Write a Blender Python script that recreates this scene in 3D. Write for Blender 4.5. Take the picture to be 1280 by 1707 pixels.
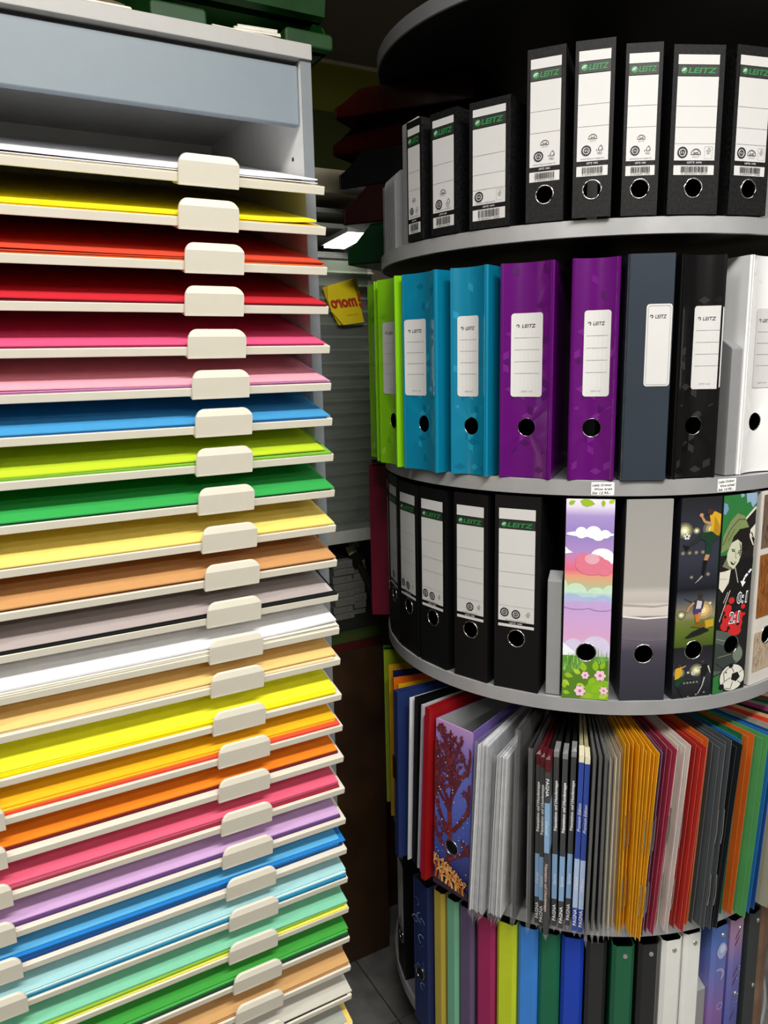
import bpy, bmesh, math, random
from mathutils import Vector, Matrix
from mathutils.geometry import tessellate_polygon
for _o in list(bpy.data.objects): bpy.data.objects.remove(_o)
S = bpy.context.scene
COL = S.collection
R = math.radians
random.seed(7)

# ------------------------------------------------------------------ camera, world, lights, exposure
EYE = 1.45
PITCH, ROLL, FPX = 0.1937, -0.0213, 1291.0
cp, sp, cr, sr = math.cos(PITCH), math.sin(PITCH), math.cos(ROLL), math.sin(ROLL)
_f = Vector((0, cp, -sp)); _u = Vector((0, sp, cp)); _r = Vector((1, 0, 0))
_R = cr*_r + sr*_u; _U = -sr*_r + cr*_u
cd = bpy.data.cameras.new('camera'); cam = bpy.data.objects.new('camera', cd); COL.objects.link(cam)
cd.sensor_fit = 'HORIZONTAL'; cd.sensor_width = 36; cd.lens = 36*FPX/1280; cd.clip_start = .05
cam.matrix_world = Matrix(((_R.x, _U.x, -_f.x, 0), (_R.y, _U.y, -_f.y, 0), (_R.z, _U.z, -_f.z, EYE), (0, 0, 0, 1)))
S.camera = cam
w = bpy.data.worlds.new('room_air'); S.world = w; w.use_nodes = True
w.node_tree.nodes['Background'].inputs[0].default_value = (.9, .95, 1, 1)
w.node_tree.nodes['Background'].inputs[1].default_value = .012
S.view_settings.view_transform = 'Standard'; S.view_settings.look = 'None'
S.view_settings.gamma = 1; S.view_settings.use_curve_mapping = False
S.view_settings.exposure = 0.24
CEIL = 2.62
LAMPS = [(.30, -.10, 1.2, .22, 29.7, 44), (-1.0, -.35, 1.2, .22, 29.7, 20), (2.0, -.3, 1.2, .22, 29.7, 16), (1.45, -2.1, 1.2, .22, 29.7, 38), (-1.3, -2.4, 1.2, .22, 29.7, 16), (3.0, -1.4, 1.2, .22, 29.7, 14)]
for (lx, ly, sx, sy, rz, pw) in LAMPS:
    ld = bpy.data.lights.new('ceiling_lamp', 'AREA'); ld.shape = 'RECTANGLE'; ld.size = sx; ld.size_y = sy
    ld.energy = pw; ld.color = (1, .975, .92)
    lo = bpy.data.objects.new('ceiling_lamp', ld); COL.objects.link(lo); lo.location = (lx, ly, CEIL-.035); lo.rotation_euler = (0, 0, R(rz))

# ------------------------------------------------------------------ materials
def lin(c):
    return tuple((x/255/12.92 if x <= 10.3 else ((x/255+.055)/1.055)**2.4) for x in c)
MATS = {}
def mat(name, c, rough=.5, metal=0., spec=.5, var=.04, vs=40., bump=0., bs=200., alpha=1., trans=0., coat=0., c2=None, emit=0, sheen=0):
    if name in MATS: return MATS[name]
    m = bpy.data.materials.new(name); MATS[name] = m; m.use_nodes = True
    nt = m.node_tree; N = nt.nodes; L = nt.links; p = N['Principled BSDF']
    c = lin(c)
    tc = N.new('ShaderNodeTexCoord'); nz = N.new('ShaderNodeTexNoise'); nz.inputs['Scale'].default_value = vs; nz.inputs['Detail'].default_value = 4
    L.new(tc.outputs['Object'], nz.inputs['Vector'])
    rp = N.new('ShaderNodeValToRGB')
    if c2: a, b = c, lin(c2)
    else: a = tuple(x*(1-var) for x in c); b = tuple(min(1, x*(1+var)) for x in c)
    rp.color_ramp.elements[0].color = (*a, 1); rp.color_ramp.elements[1].color = (*b, 1)
    rp.color_ramp.elements[0].position = .35; rp.color_ramp.elements[1].position = .65
    L.new(nz.outputs['Fac'], rp.inputs['Fac']); L.new(rp.outputs['Color'], p.inputs['Base Color'])
    p.inputs['Roughness'].default_value = rough; p.inputs['Metallic'].default_value = metal
    p.inputs['Specular IOR Level'].default_value = spec
    p.inputs['Transmission Weight'].default_value = trans
    p.inputs['Coat Weight'].default_value = coat
    p.inputs['Alpha'].default_value = alpha
    if emit:
        p.inputs['Emission Color'].default_value = (*c, 1); p.inputs['Emission Strength'].default_value = emit
    if bump:
        n2 = N.new('ShaderNodeTexNoise'); n2.inputs['Scale'].default_value = bs; n2.inputs['Detail'].default_value = 3
        L.new(tc.outputs['Object'], n2.inputs['Vector'])
        b_ = N.new('ShaderNodeBump'); b_.inputs['Strength'].default_value = bump; b_.inputs['Distance'].default_value = .002
        L.new(n2.outputs['Fac'], b_.inputs['Height']); L.new(b_.outputs['Normal'], p.inputs['Normal'])
    return m
def ramp_mat(name, stops, height, rough=.35, streak=0.):
    """printed vertical colour run; z of the part itself, 0 at its foot"""
    m = bpy.data.materials.new(name); m.use_nodes = True; nt = m.node_tree; N = nt.nodes; L = nt.links; p = N['Principled BSDF']
    tc = N.new('ShaderNodeTexCoord'); sx = N.new('ShaderNodeSeparateXYZ'); L.new(tc.outputs['Object'], sx.inputs[0])
    mp = N.new('ShaderNodeMath'); mp.operation = 'DIVIDE'; mp.inputs[1].default_value = height
    src = sx.outputs['Z']
    if streak:
        nz = N.new('ShaderNodeTexNoise'); nz.inputs['Scale'].default_value = 30; L.new(tc.outputs['Object'], nz.inputs['Vector'])
        ad = N.new('ShaderNodeMath'); ad.operation = 'MULTIPLY_ADD'; ad.inputs[1].default_value = streak; L.new(nz.outputs['Fac'], ad.inputs[0]); L.new(src, ad.inputs[2]); src = ad.outputs[0]
    L.new(src, mp.inputs[0])
    rp = N.new('ShaderNodeValToRGB'); els = rp.color_ramp.elements
    st = sorted(stops)
    while len(els) < len(st): els.new(.5)
    for e, (q, c) in zip(els, st): e.position = q; e.color = (*lin(c), 1)
    L.new(mp.outputs[0], rp.inputs['Fac']); L.new(rp.outputs['Color'], p.inputs['Base Color'])
    p.inputs['Roughness'].default_value = rough
    return m
def glassy(name, c, fac, rough=.08, c_gloss=(255, 255, 255)):
    """thin clear plastic or glass: part see-through, part shiny"""
    m = bpy.data.materials.new(name); MATS[name] = m; m.use_nodes = True; nt = m.node_tree; N = nt.nodes; L = nt.links; p = N['Principled BSDF']
    p.inputs['Base Color'].default_value = (*lin(c_gloss), 1); p.inputs['Roughness'].default_value = rough
    t = N.new('ShaderNodeBsdfTransparent'); t.inputs[0].default_value = (*lin(c), 1)
    x = N.new('ShaderNodeMixShader')
    nz = N.new('ShaderNodeTexNoise'); nz.inputs['Scale'].default_value = 25
    mr = N.new('ShaderNodeMapRange'); mr.inputs['To Min'].default_value = fac*.7; mr.inputs['To Max'].default_value = fac*1.3
    tc = N.new('ShaderNodeTexCoord'); L.new(tc.outputs['Object'], nz.inputs['Vector']); L.new(nz.outputs['Fac'], mr.inputs['Value'])
    L.new(mr.outputs[0], x.inputs[0]); L.new(t.outputs[0], x.inputs[1]); L.new(p.outputs[0], x.inputs[2])
    L.new(x.outputs[0], N['Material Output'].inputs['Surface'])
    return m

CREAM = mat('cream_laminate', (224, 218, 202), .38, var=.015)
GREYBLUE = mat('grey_blue_board', (120, 132, 141), .42, var=.015, bump=.03, bs=500)
PANELG = mat('grey_board_edge', (118, 124, 129), .45, var=.03)
TOPB = mat('pale_grey_board', (172, 170, 167), .45, var=.02)
INWHITE = mat('white_inside_board', (228, 228, 226), .5, var=.02)
RIM = mat('brushed_silver_edging', (176, 176, 178), .34, metal=.35, var=.05, vs=18, bump=.03, bs=120)
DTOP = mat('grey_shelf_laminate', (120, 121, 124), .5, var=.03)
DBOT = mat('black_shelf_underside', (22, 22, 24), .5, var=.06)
DIVID = mat('grey_divider_plastic', (140, 141, 143), .42, var=.03)
DARK = mat('dark_binder_inside', (20, 20, 21), .7, var=.1)  # in the coloured binders the shade inside is put into this colour
BLKB = mat('black_marbled_board', (3, 3, 4), .55, spec=.25, c2=(24, 24, 25), vs=230, bump=.08, bs=700)
BLKP = mat('black_smooth_board', (10, 10, 11), .5, spec=.28, var=.08, vs=150, bump=.04, bs=600)
WLAB = mat('white_label_paper', (208, 207, 206), .55, var=.01)
WLAB2 = mat('bright_white_label', (246, 246, 244), .5, var=.008)
INK = mat('black_ink', (24, 24, 26), .6, var=.03)
INKG = mat('grey_ink', (150, 150, 150), .6, var=.03)
LGREEN = mat('green_logo_ink', (38, 128, 66), .5, var=.04)
LDARK = mat('dark_logo_band', (36, 40, 35), .5, var=.05)
CHROME = mat('chrome_ring', (215, 215, 212), .16, metal=1, var=.02)
WHITEI = mat('white_ink', (240, 240, 240), .5, var=.01)

# ------------------------------------------------------------------ mesh helpers
class MB:
    def __init__(s): s.v = []; s.f = []; s.m = []; s.sm = []
    def face(s, pts, mi=0):
        n = len(s.v); s.v += [tuple(p) for p in pts]; s.f.append(tuple(range(n, n+len(pts)))); s.m.append(mi)
    def box(s, x0, x1, y0, y1, z0, z1, mi=0, top=None):
        n = len(s.v); s.v += [(x0, y0, z0), (x1, y0, z0), (x1, y1, z0), (x0, y1, z0), (x0, y0, z1), (x1, y0, z1), (x1, y1, z1), (x0, y1, z1)]
        for k, q in enumerate(((0, 3, 2, 1), (4, 5, 6, 7), (0, 1, 5, 4), (1, 2, 6, 5), (2, 3, 7, 6), (3, 0, 4, 7))):
            s.f.append(tuple(n+i for i in q)); s.m.append(top if (k == 1 and top is not None) else mi)
    def prism(s, poly, z0, z1, mi=0, fn=None, cap=True):
        """poly: list of (x,y) ccw, extruded in z; fn maps (x,y,z)"""
        fn = fn or (lambda x, y, z: (x, y, z)); n = len(s.v); k = len(poly)
        s.v += [fn(x, y, z0) for x, y in poly] + [fn(x, y, z1) for x, y in poly]
        for i in range(k):
            j = (i+1) % k; s.f.append((n+i, n+j, n+k+j, n+k+i)); s.m.append(mi)
        if cap:
            s.f.append(tuple(n+i for i in reversed(range(k)))); s.m.append(mi); s.f.append(tuple(n+k+i for i in range(k))); s.m.append(mi)
    def tube(s, pts, r, n=8, mi=0, closed=False):
        pts = [Vector(p) for p in pts]; rings = []; K = len(pts)
        for i, p in enumerate(pts):
            a = pts[(i-1) % K] if (closed or i > 0) else p; b = pts[(i+1) % K] if (closed or i < K-1) else p
            t = (b-a).normalized(); q = Vector((0, 0, 1)) if abs(t.z) < .9 else Vector((1, 0, 0))
            e1 = t.cross(q).normalized(); e2 = t.cross(e1); base = len(s.v); rr = r[i] if isinstance(r, (list, tuple)) else r
            for k in range(n):
                an = 2*math.pi*k/n; s.v.append(tuple(p+e1*math.cos(an)*rr+e2*math.sin(an)*rr))
            rings.append(base)
        for i in range(K if closed else K-1):
            a, b = rings[i], rings[(i+1) % K]
            for k in range(n):
                s.f.append((a+k, a+(k+1) % n, b+(k+1) % n, b+k)); s.m.append(mi)
        if not closed:
            s.f.append(tuple(rings[0]+k for k in range(n))); s.m.append(mi); s.f.append(tuple(rings[-1]+k for k in reversed(range(n)))); s.m.append(mi)
    def lathe(s, prof, n=96, mi=0, smooth=False):
        """prof: closed ccw list of (r,z,mat)"""
        K = len(prof); base = len(s.v)
        for k in range(n):
            a = 2*math.pi*k/n
            for r, z, _ in prof: s.v.append((r*math.cos(a), r*math.sin(a), z))
        for k in range(n):
            a = base+k*K; b = base+((k+1) % n)*K
            for i in range(K):
                j = (i+1) % K
                s.f.append((a+i, b+i, b+j, a+j)); s.m.append(prof[i][2])
    def mesh(s, name, mats, fix=True):
        me = bpy.data.meshes.new(name); me.from_pydata(s.v, [], s.f)
        for m in (mats if isinstance(mats, (list, tuple)) else [mats]): me.materials.append(m)
        me.polygons.foreach_set('material_index', s.m)
        if fix:
            bm = bmesh.new(); bm.from_mesh(me); bmesh.ops.remove_doubles(bm, verts=bm.verts, dist=1e-6); bmesh.ops.recalc_face_normals(bm, faces=bm.faces); bm.to_mesh(me); bm.free()
        me.update(); return me
def link(name, me, parent=None, loc=(0, 0, 0), rot=(0, 0, 0)):
    o = bpy.data.objects.new(name, me); COL.objects.link(o); o.parent = parent; o.location = loc; o.rotation_euler = rot; return o
def part(name, mb, mats, parent=None, loc=(0, 0, 0), rot=(0, 0, 0), fix=True, label=None, smooth=None):
    me = mb.mesh(name, mats, fix)
    if smooth is not None: me.polygons.foreach_set('use_smooth', [True]*len(me.polygons)); me.set_sharp_from_angle(angle=R(smooth))
    o = link(name, me, parent, loc, rot)
    if label: o['label'] = label
    if name in STUFF: o['kind'] = 'stuff'                      # fine print and film shreds, too small to pick apart
    return o
STUFF = {'label_print', 'cover_print', 'embossed_pattern', 'band_print', 'box_print', 'card_print', 'bristles', 'film_tail', 'film_bag', 'film_wrap', 'pages'}
def tag(o, label, cat, group=None, kind=None):
    if label: o['label'] = label
    if cat: o['category'] = cat
    if group: o['group'] = group
    if kind: o['kind'] = kind
    return o
def thing(name, label, cat, loc=(0, 0, 0), rot=(0, 0, 0), group=None):
    return tag(link(name, None, None, loc, rot), label, cat, group)
def struct(name, mb, mats, loc=(0, 0, 0), rot=(0, 0, 0), smooth=None):
    o = part(name, mb, mats, None, loc, rot, smooth=smooth); o['kind'] = 'structure'; return o
def bevel(o, wd=.001, seg=2):
    b = o.modifiers.new('edge', 'BEVEL'); b.width = wd; b.segments = seg; b.limit_method = 'ANGLE'; b.angle_limit = R(40); return o

# ---- flat print: polygons in (x,z) laid on a spine
def circ(cx, cz, r, n=20, rz=None): return [(cx+r*math.cos(2*math.pi*k/n), cz+(rz or r)*math.sin(2*math.pi*k/n)) for k in range(n)]
def rrect(x0, x1, z0, z1, r, n=5):
    o = []
    for (cx, cz, a0) in ((x1-r, z0+r, -90), (x1-r, z1-r, 0), (x0+r, z1-r, 90), (x0+r, z0+r, 180)):
        for k in range(n+1):
            a = R(a0+90*k/n); o.append((cx+r*math.cos(a), cz+r*math.sin(a)))
    return o
def rect(x0, x1, z0, z1): return [(x0, z0), (x1, z0), (x1, z1), (x0, z1)]
def clipx(p, x, keep):
    o = []
    for i in range(len(p)):
        a, b = p[i], p[(i+1) % len(p)]; ia = (a[0]-x)*keep >= 0; ib = (b[0]-x)*keep >= 0
        if ia: o.append(a)
        if ia != ib:
            t = (x-a[0])/(b[0]-a[0]); o.append((x, a[1]+t*(b[1]-a[1])))
    return o
class Print(MB):
    hole = None                                                # (x, z, r) where nothing may be printed
    def __init__(s, curve=None, base=.0005, w=None): super().__init__(); s.c = curve; s.b = base; s.w = w
    n = 0
    def y(s, x, lay): return (s.c(x) if s.c else 0)-s.b-lay*.00018-s.n*2.2e-6   # every patch a hair above the one before
    def poly(s, p, mi, lay=0):
        s.n += 1
        if s.hole:
            hx, hz, r = s.hole; xs = [q[0] for q in p]; zs = [q[1] for q in p]
            if min(xs) < hx+r and max(xs) > hx-r and min(zs) < hz+r and max(zs) > hz-r:
                def cut(t, d):
                    dd = [math.hypot(q[0]-hx, q[1]-hz) for q in t]
                    if max(dd) < r: return
                    mx = (sum(q[0] for q in t)/3, sum(q[1] for q in t)/3); rad = max(math.hypot(q[0]-mx[0], q[1]-mx[1]) for q in t); md = math.hypot(mx[0]-hx, mx[1]-hz)
                    if md-rad > r: s.raw(t, mi, lay); return
                    if d > 5 or rad < .0009:
                        if md > r: s.raw(t, mi, lay)
                        return
                    k = max(range(3), key=lambda i: math.hypot(t[i][0]-t[(i+1) % 3][0], t[i][1]-t[(i+1) % 3][1]))
                    a, b, c = t[k], t[(k+1) % 3], t[(k+2) % 3]; m_ = ((a[0]+b[0])/2, (a[1]+b[1])/2); cut([a, m_, c], d+.5); cut([m_, b, c], d+.5)
                for t in tessellate_polygon([[Vector((q[0], q[1], 0)) for q in p]]): cut([p[i] for i in t], 0)
                return
        s.raw(p, mi, lay)
    def raw(s, p, mi, lay=0):
        if s.c is None: s.face([(x, s.y(x, lay), z) for x, z in p], mi); return
        xs = [q[0] for q in p]; a, b = min(xs), max(xs); n = max(1, int((b-a)/.006))
        for k in range(n):
            q = p
            if k > 0: q = clipx(q, a+(b-a)*k/n, 1)
            if k < n-1 and q: q = clipx(q, a+(b-a)*(k+1)/n, -1)
            if len(q) >= 3: s.face([(x, s.y(x, lay), z) for x, z in q], mi)
    def line(s, x0, z0, x1, z1, wd, mi, lay=1):
        dx, dz = x1-x0, z1-z0; l = math.hypot(dx, dz) or 1; nx, nz = -dz/l*wd/2, dx/l*wd/2
        s.poly([(x0-nx, z0-nz), (x1-nx, z1-nz), (x1+nx, z1+nz), (x0+nx, z0+nz)], mi, lay)
    def ring(s, cx, cz, r0, r1, mi, lay=1, n=24, a0=0, a1=360):
        for k in range(n):
            a = R(a0+(a1-a0)*k/n); b = R(a0+(a1-a0)*(k+1)/n)
            s.poly([(cx+r0*math.cos(a), cz+r0*math.sin(a)), (cx+r1*math.cos(a), cz+r1*math.sin(a)), (cx+r1*math.cos(b), cz+r1*math.sin(b)), (cx+r0*math.cos(b), cz+r0*math.sin(b))], mi, lay)
    def text(s, t, cx, cz, hgt, mi, lay=2, width=None, shear=0, bold=0, rot=0, mirror=False, space=1.):
        vs, fs, (x0, x1, z0, z1) = glyphs(t, shear, bold, space)
        k = hgt/.73; kx = k if width is None else width/(x1-x0); ca, sa = math.cos(R(rot)), math.sin(R(rot)); mx, mz = (x0+x1)/2, .365
        def tr(v):
            a, b = (v[0]-mx)*kx*(-1 if mirror else 1), (v[1]-mz)*k; x = cx+a*ca-b*sa; z = cz+a*sa+b*ca
            return (x, s.y(x, lay), z)
        s.n += 1; n = len(s.v); s.v += [tr(v) for v in vs]
        for f in fs: s.f.append(tuple(n+i for i in f)); s.m.append(mi)
GL = {}
def glyphs(t, shear, bold, space):
    key = (t, shear, bold, space)
    if key not in GL:
        cu = bpy.data.curves.new('glyphs', 'FONT'); cu.body = t; cu.shear = shear; cu.offset = bold; cu.resolution_u = 2; cu.space_character = space
        ob = bpy.data.objects.new('glyphs', cu); COL.objects.link(ob)
        dg = bpy.context.evaluated_depsgraph_get(); ev = ob.evaluated_get(dg); me = ev.to_mesh()
        vs = [(v.co.x, v.co.y) for v in me.vertices]; fs = [tuple(p.vertices) for p in me.polygons]
        ev.to_mesh_clear(); bpy.data.objects.remove(ob); bpy.data.curves.remove(cu)
        xs = [v[0] for v in vs]; zs = [v[1] for v in vs]
        GL[key] = (vs, fs, (min(xs), max(xs), min(zs), max(zs)))
    return GL[key]

# ------------------------------------------------------------------ frames of reference
P0 = Vector((-.07213544, 1.12, 0)); AZ = math.atan2(.49494712, .86892309)     # paper rack: u along its front, b into its depth
def UB(u, b, z=0.): return (P0.x+u*.86892309-b*.49494712, P0.y+u*.49494712+b*.86892309, z)
CX, CY = .39796866, 1.51624199                                                # carousel axis
def PO(r, a, z=0.): return (CX+r*math.sin(R(a)), CY-r*math.cos(R(a)), z)
ZB = dict(A=1.9525, B=1.6135, C=1.2448, D=.8975, E=.5023, F=.1516); TH = .0234; RAD = .3932
ZT = {k: v+TH for k, v in ZB.items()}
ROT = (0, 0, AZ)

# ------------------------------------------------------------------ room
TILE = mat('dark_slate_tile', (92, 92, 92), .5, c2=(122, 122, 119), vs=14, bump=.15, bs=90)
GROUT = mat('dark_grout', (48, 46, 44), .9, var=.1)
CEILM = mat('taupe_ceiling', (128, 120, 110), .9, var=.03)
OLIVE = mat('olive_green_wall_paint', (126, 134, 32), .8, var=.05, vs=3)
DGREEN = mat('dark_green_wall_band', (66, 76, 26), .8, var=.06, vs=3)
WALLC = mat('cream_wall_paint', (128, 120, 100), .85, var=.03)
U0, U1, B0, B1 = -3.4, 4.2, -5.2, 2.0
m = MB(); m.box(U0, U1, B0, B1, -.06, -.006); floor = struct('floor', m, GROUT, P0[:], ROT)
tb = MB(); tb.box(.0015, .2985, .0015, .5985, -.006, 0); tile_me = tb.mesh('tile', TILE)
for i in range(-7, 12):
    for j in range(-4, 3):
        u, b = .2487+.3*i, .2757+.6*j
        if u < U0 or u+.3 > U1 or b < B0 or b+.6 > B1: continue
        t = link('tile', tile_me, floor, (u, b, random.uniform(-.0006, .0006)), (0, 0, 0))
m = MB(); m.box(U0, U1, B0, B1, CEIL, CEIL+.08); struct('ceiling', m, CEILM, P0[:], ROT)
m = MB(); m.box(U0, U1, B1, B1+.1, 0, 2.19); struct('wall_back', m, WALLC, P0[:], ROT)
m = MB(); m.box(U0, U1, B1, B1+.1, 2.425, CEIL); struct('trim_1', m, OLIVE, P0[:], ROT)
m = MB(); m.box(U0, U1, B1-.02, B1+.1, 2.19, 2.425); struct('wall_band_2', m, DGREEN, P0[:], ROT)  # darker green band across the back wall, below the olive
m = MB(); m.box(U0, U1, B0-.1, B0, 0, CEIL); struct('wall_front', m, WALLC, P0[:], ROT)
m = MB(); m.box(U0-.1, U0, B0, B1, 0, CEIL); struct('wall_left', m, WALLC, P0[:], ROT)
m = MB(); m.box(U1, U1+.1, B0, B1, 0, CEIL); struct('wall_right', m, WALLC, P0[:], ROT)
m = MB(); m.box(U0, U1, B1-.012, B1, CEIL-.012, CEIL, 0); struct('trim_3', m, mat('pale_ceiling_strip', (205, 196, 170), .7), P0[:], ROT)

# ------------------------------------------------------------------ paper rack
rack = thing('paper_rack', 'tall grey and white rack of flat shelves filled with coloured paper', 'rack', P0[:], ROT)
W, DEP = .70, .47
TILT = R(15.6)                                             # the shelves slope down towards the front
SZ = [1.6721, 1.6196, 1.567, 1.5144, 1.4607, 1.4086, 1.3587, 1.3073, 1.2547, 1.2017, 1.1488, 1.0959, 1.0425, .9932, .9356, .8838, .8313, .7772, .7235, .6702, .6181, .5627, .5079, .453, .3978, .3426]
m = MB(); m.box(.002, .0185, .066, DEP+.012, 0, 1.8626, 1); m.f.pop(); m.m.pop(); m = MB(); m.box(.002, .0185, .066, DEP+.012, 0, 1.8626)
side_me = m.mesh('side_panel', [PANELG, INWHITE])
for p in side_me.polygons:
    if p.normal.x < -.5: p.material_index = 1
bevel(link('side_panel', side_me, rack), .0006, 1)
m = MB(); m.box(-W-.0185, -W-.002, .066, DEP+.012, 0, 1.8626); part('side_panel', m, [PANELG], rack)
m = MB(); m.box(-W-.002, .002, DEP, DEP+.012, .3, 1.8526); part('back_panel', m, INWHITE, rack)
m = MB(); m.box(-W-.0185, .018, .0615, DEP+.012, 1.8626, 1.8826); bevel(part('top_board', m, TOPB, rack), .0008)
m = MB(); m.box(-W-.001, .001, .074, .088, 1.7786, 1.8566); bevel(part('fascia_board', m, GREYBLUE, rack, label='grey blue fascia board under the top of the rack'), .002, 3)
m = MB(); m.box(-W-.002, .002, .09, DEP, 1.8426, 1.8526); part('ceiling_board', m, INWHITE, rack)
m = MB(); m.box(-W-.001, .001, .07, DEP, 0, .33); part('base_cabinet', m, GREYBLUE, rack)
m = MB(); m.box(.0012, .0019, .1015, .1065, 1.738, 1.743); part('screw_hole', m, INK, rack)
sm = MB(); sm.box(-W, 0, 0, DEP+.008, 0, .011); shelf_me = sm.mesh('shelf', CREAM)
def tab_mesh():
    m = MB(); wd, h = .078, .0348; out = [(-wd/2, 0), (wd/2, 0), (wd/2, h*.62)]
    for k in range(7):
        a = R(90*k/6); out.append((wd/2-.013+.013*math.cos(a), h-.013+.013*math.sin(a)))
    for k in range(7):
        a = R(90+90*k/6); out.append((-wd/2+.013+.013*math.cos(a), h-.013+.013*math.sin(a)))
    out.append((-wd/2, h*.62))
    def lean(z): return max(0, z-.0265)*.42
    n = len(out)
    F = [(x, -.0048+lean(z), z) for x, z in out]; B = [(x, -.0008+lean(z)*1.02, z) for x, z in out]
    # front is split at the bend so that the top leans back
    base = len(m.v); m.v += F+B
    for i in range(n):
        j = (i+1) % n; m.f.append((base+i, base+j, base+n+j, base+n+i)); m.m.append(0)
    def zclip(lst, z0, keep):
        o = []
        for i in range(len(lst)):
            a, b = lst[i], lst[(i+1) % len(lst)]; ia = (a[1]-z0)*keep >= 0; ib = (b[1]-z0)*keep >= 0
            if ia: o.append(a)
            if ia != ib: t = (z0-a[1])/(b[1]-a[1]); o.append((a[0]+t*(b[0]-a[0]), z0))
        return o
    for q in (zclip(out, .0265, -1), zclip(out, .0265, 1)):
        m.face([(x, -.0048+lean(z), z) for x, z in q], 0); m.face([(x, -.0008+lean(z)*1.02, z) for x, z in reversed(q)], 0)
    m.box(-wd/2, wd/2, -.0048, .022, -.0022, 0, 0)             # foot that grips under the shelf
    return m.mesh('label_tab', CREAM)
tab_me = tab_mesh()
for i, z in enumerate(SZ):
    s = link('shelf', shelf_me, rack, (0, 0, z), (TILT, 0, 0)); bevel(s, .0008, 2)
    j = random.Random(i).uniform(-.0025, .0025)
    for k, uc in enumerate((-.1638, -.518)):
        t = link('label_tab', tab_me, s, (uc+j+(.001 if k else 0), 0, -.0008)); bevel(t, .0006, 2)

PAPER = {}
def paper(c):
    if c not in PAPER: PAPER[c] = mat('paper_%d_%d_%d' % c, c, .72, spec=.25, var=.02, vs=60, bump=.02, bs=900)
    return PAPER[c]
ORD = ['top', 'second', 'third', 'fourth', 'fifth', 'sixth', 'seventh', 'eighth', 'ninth', 'tenth', 'eleventh', 'twelfth', 'thirteenth', 'fourteenth', 'fifteenth', 'sixteenth', 'seventeenth', 'eighteenth', 'nineteenth', 'twentieth', 'twenty-first', 'twenty-second', 'twenty-third', 'twenty-fourth', 'twenty-fifth', 'lowest']
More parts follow.
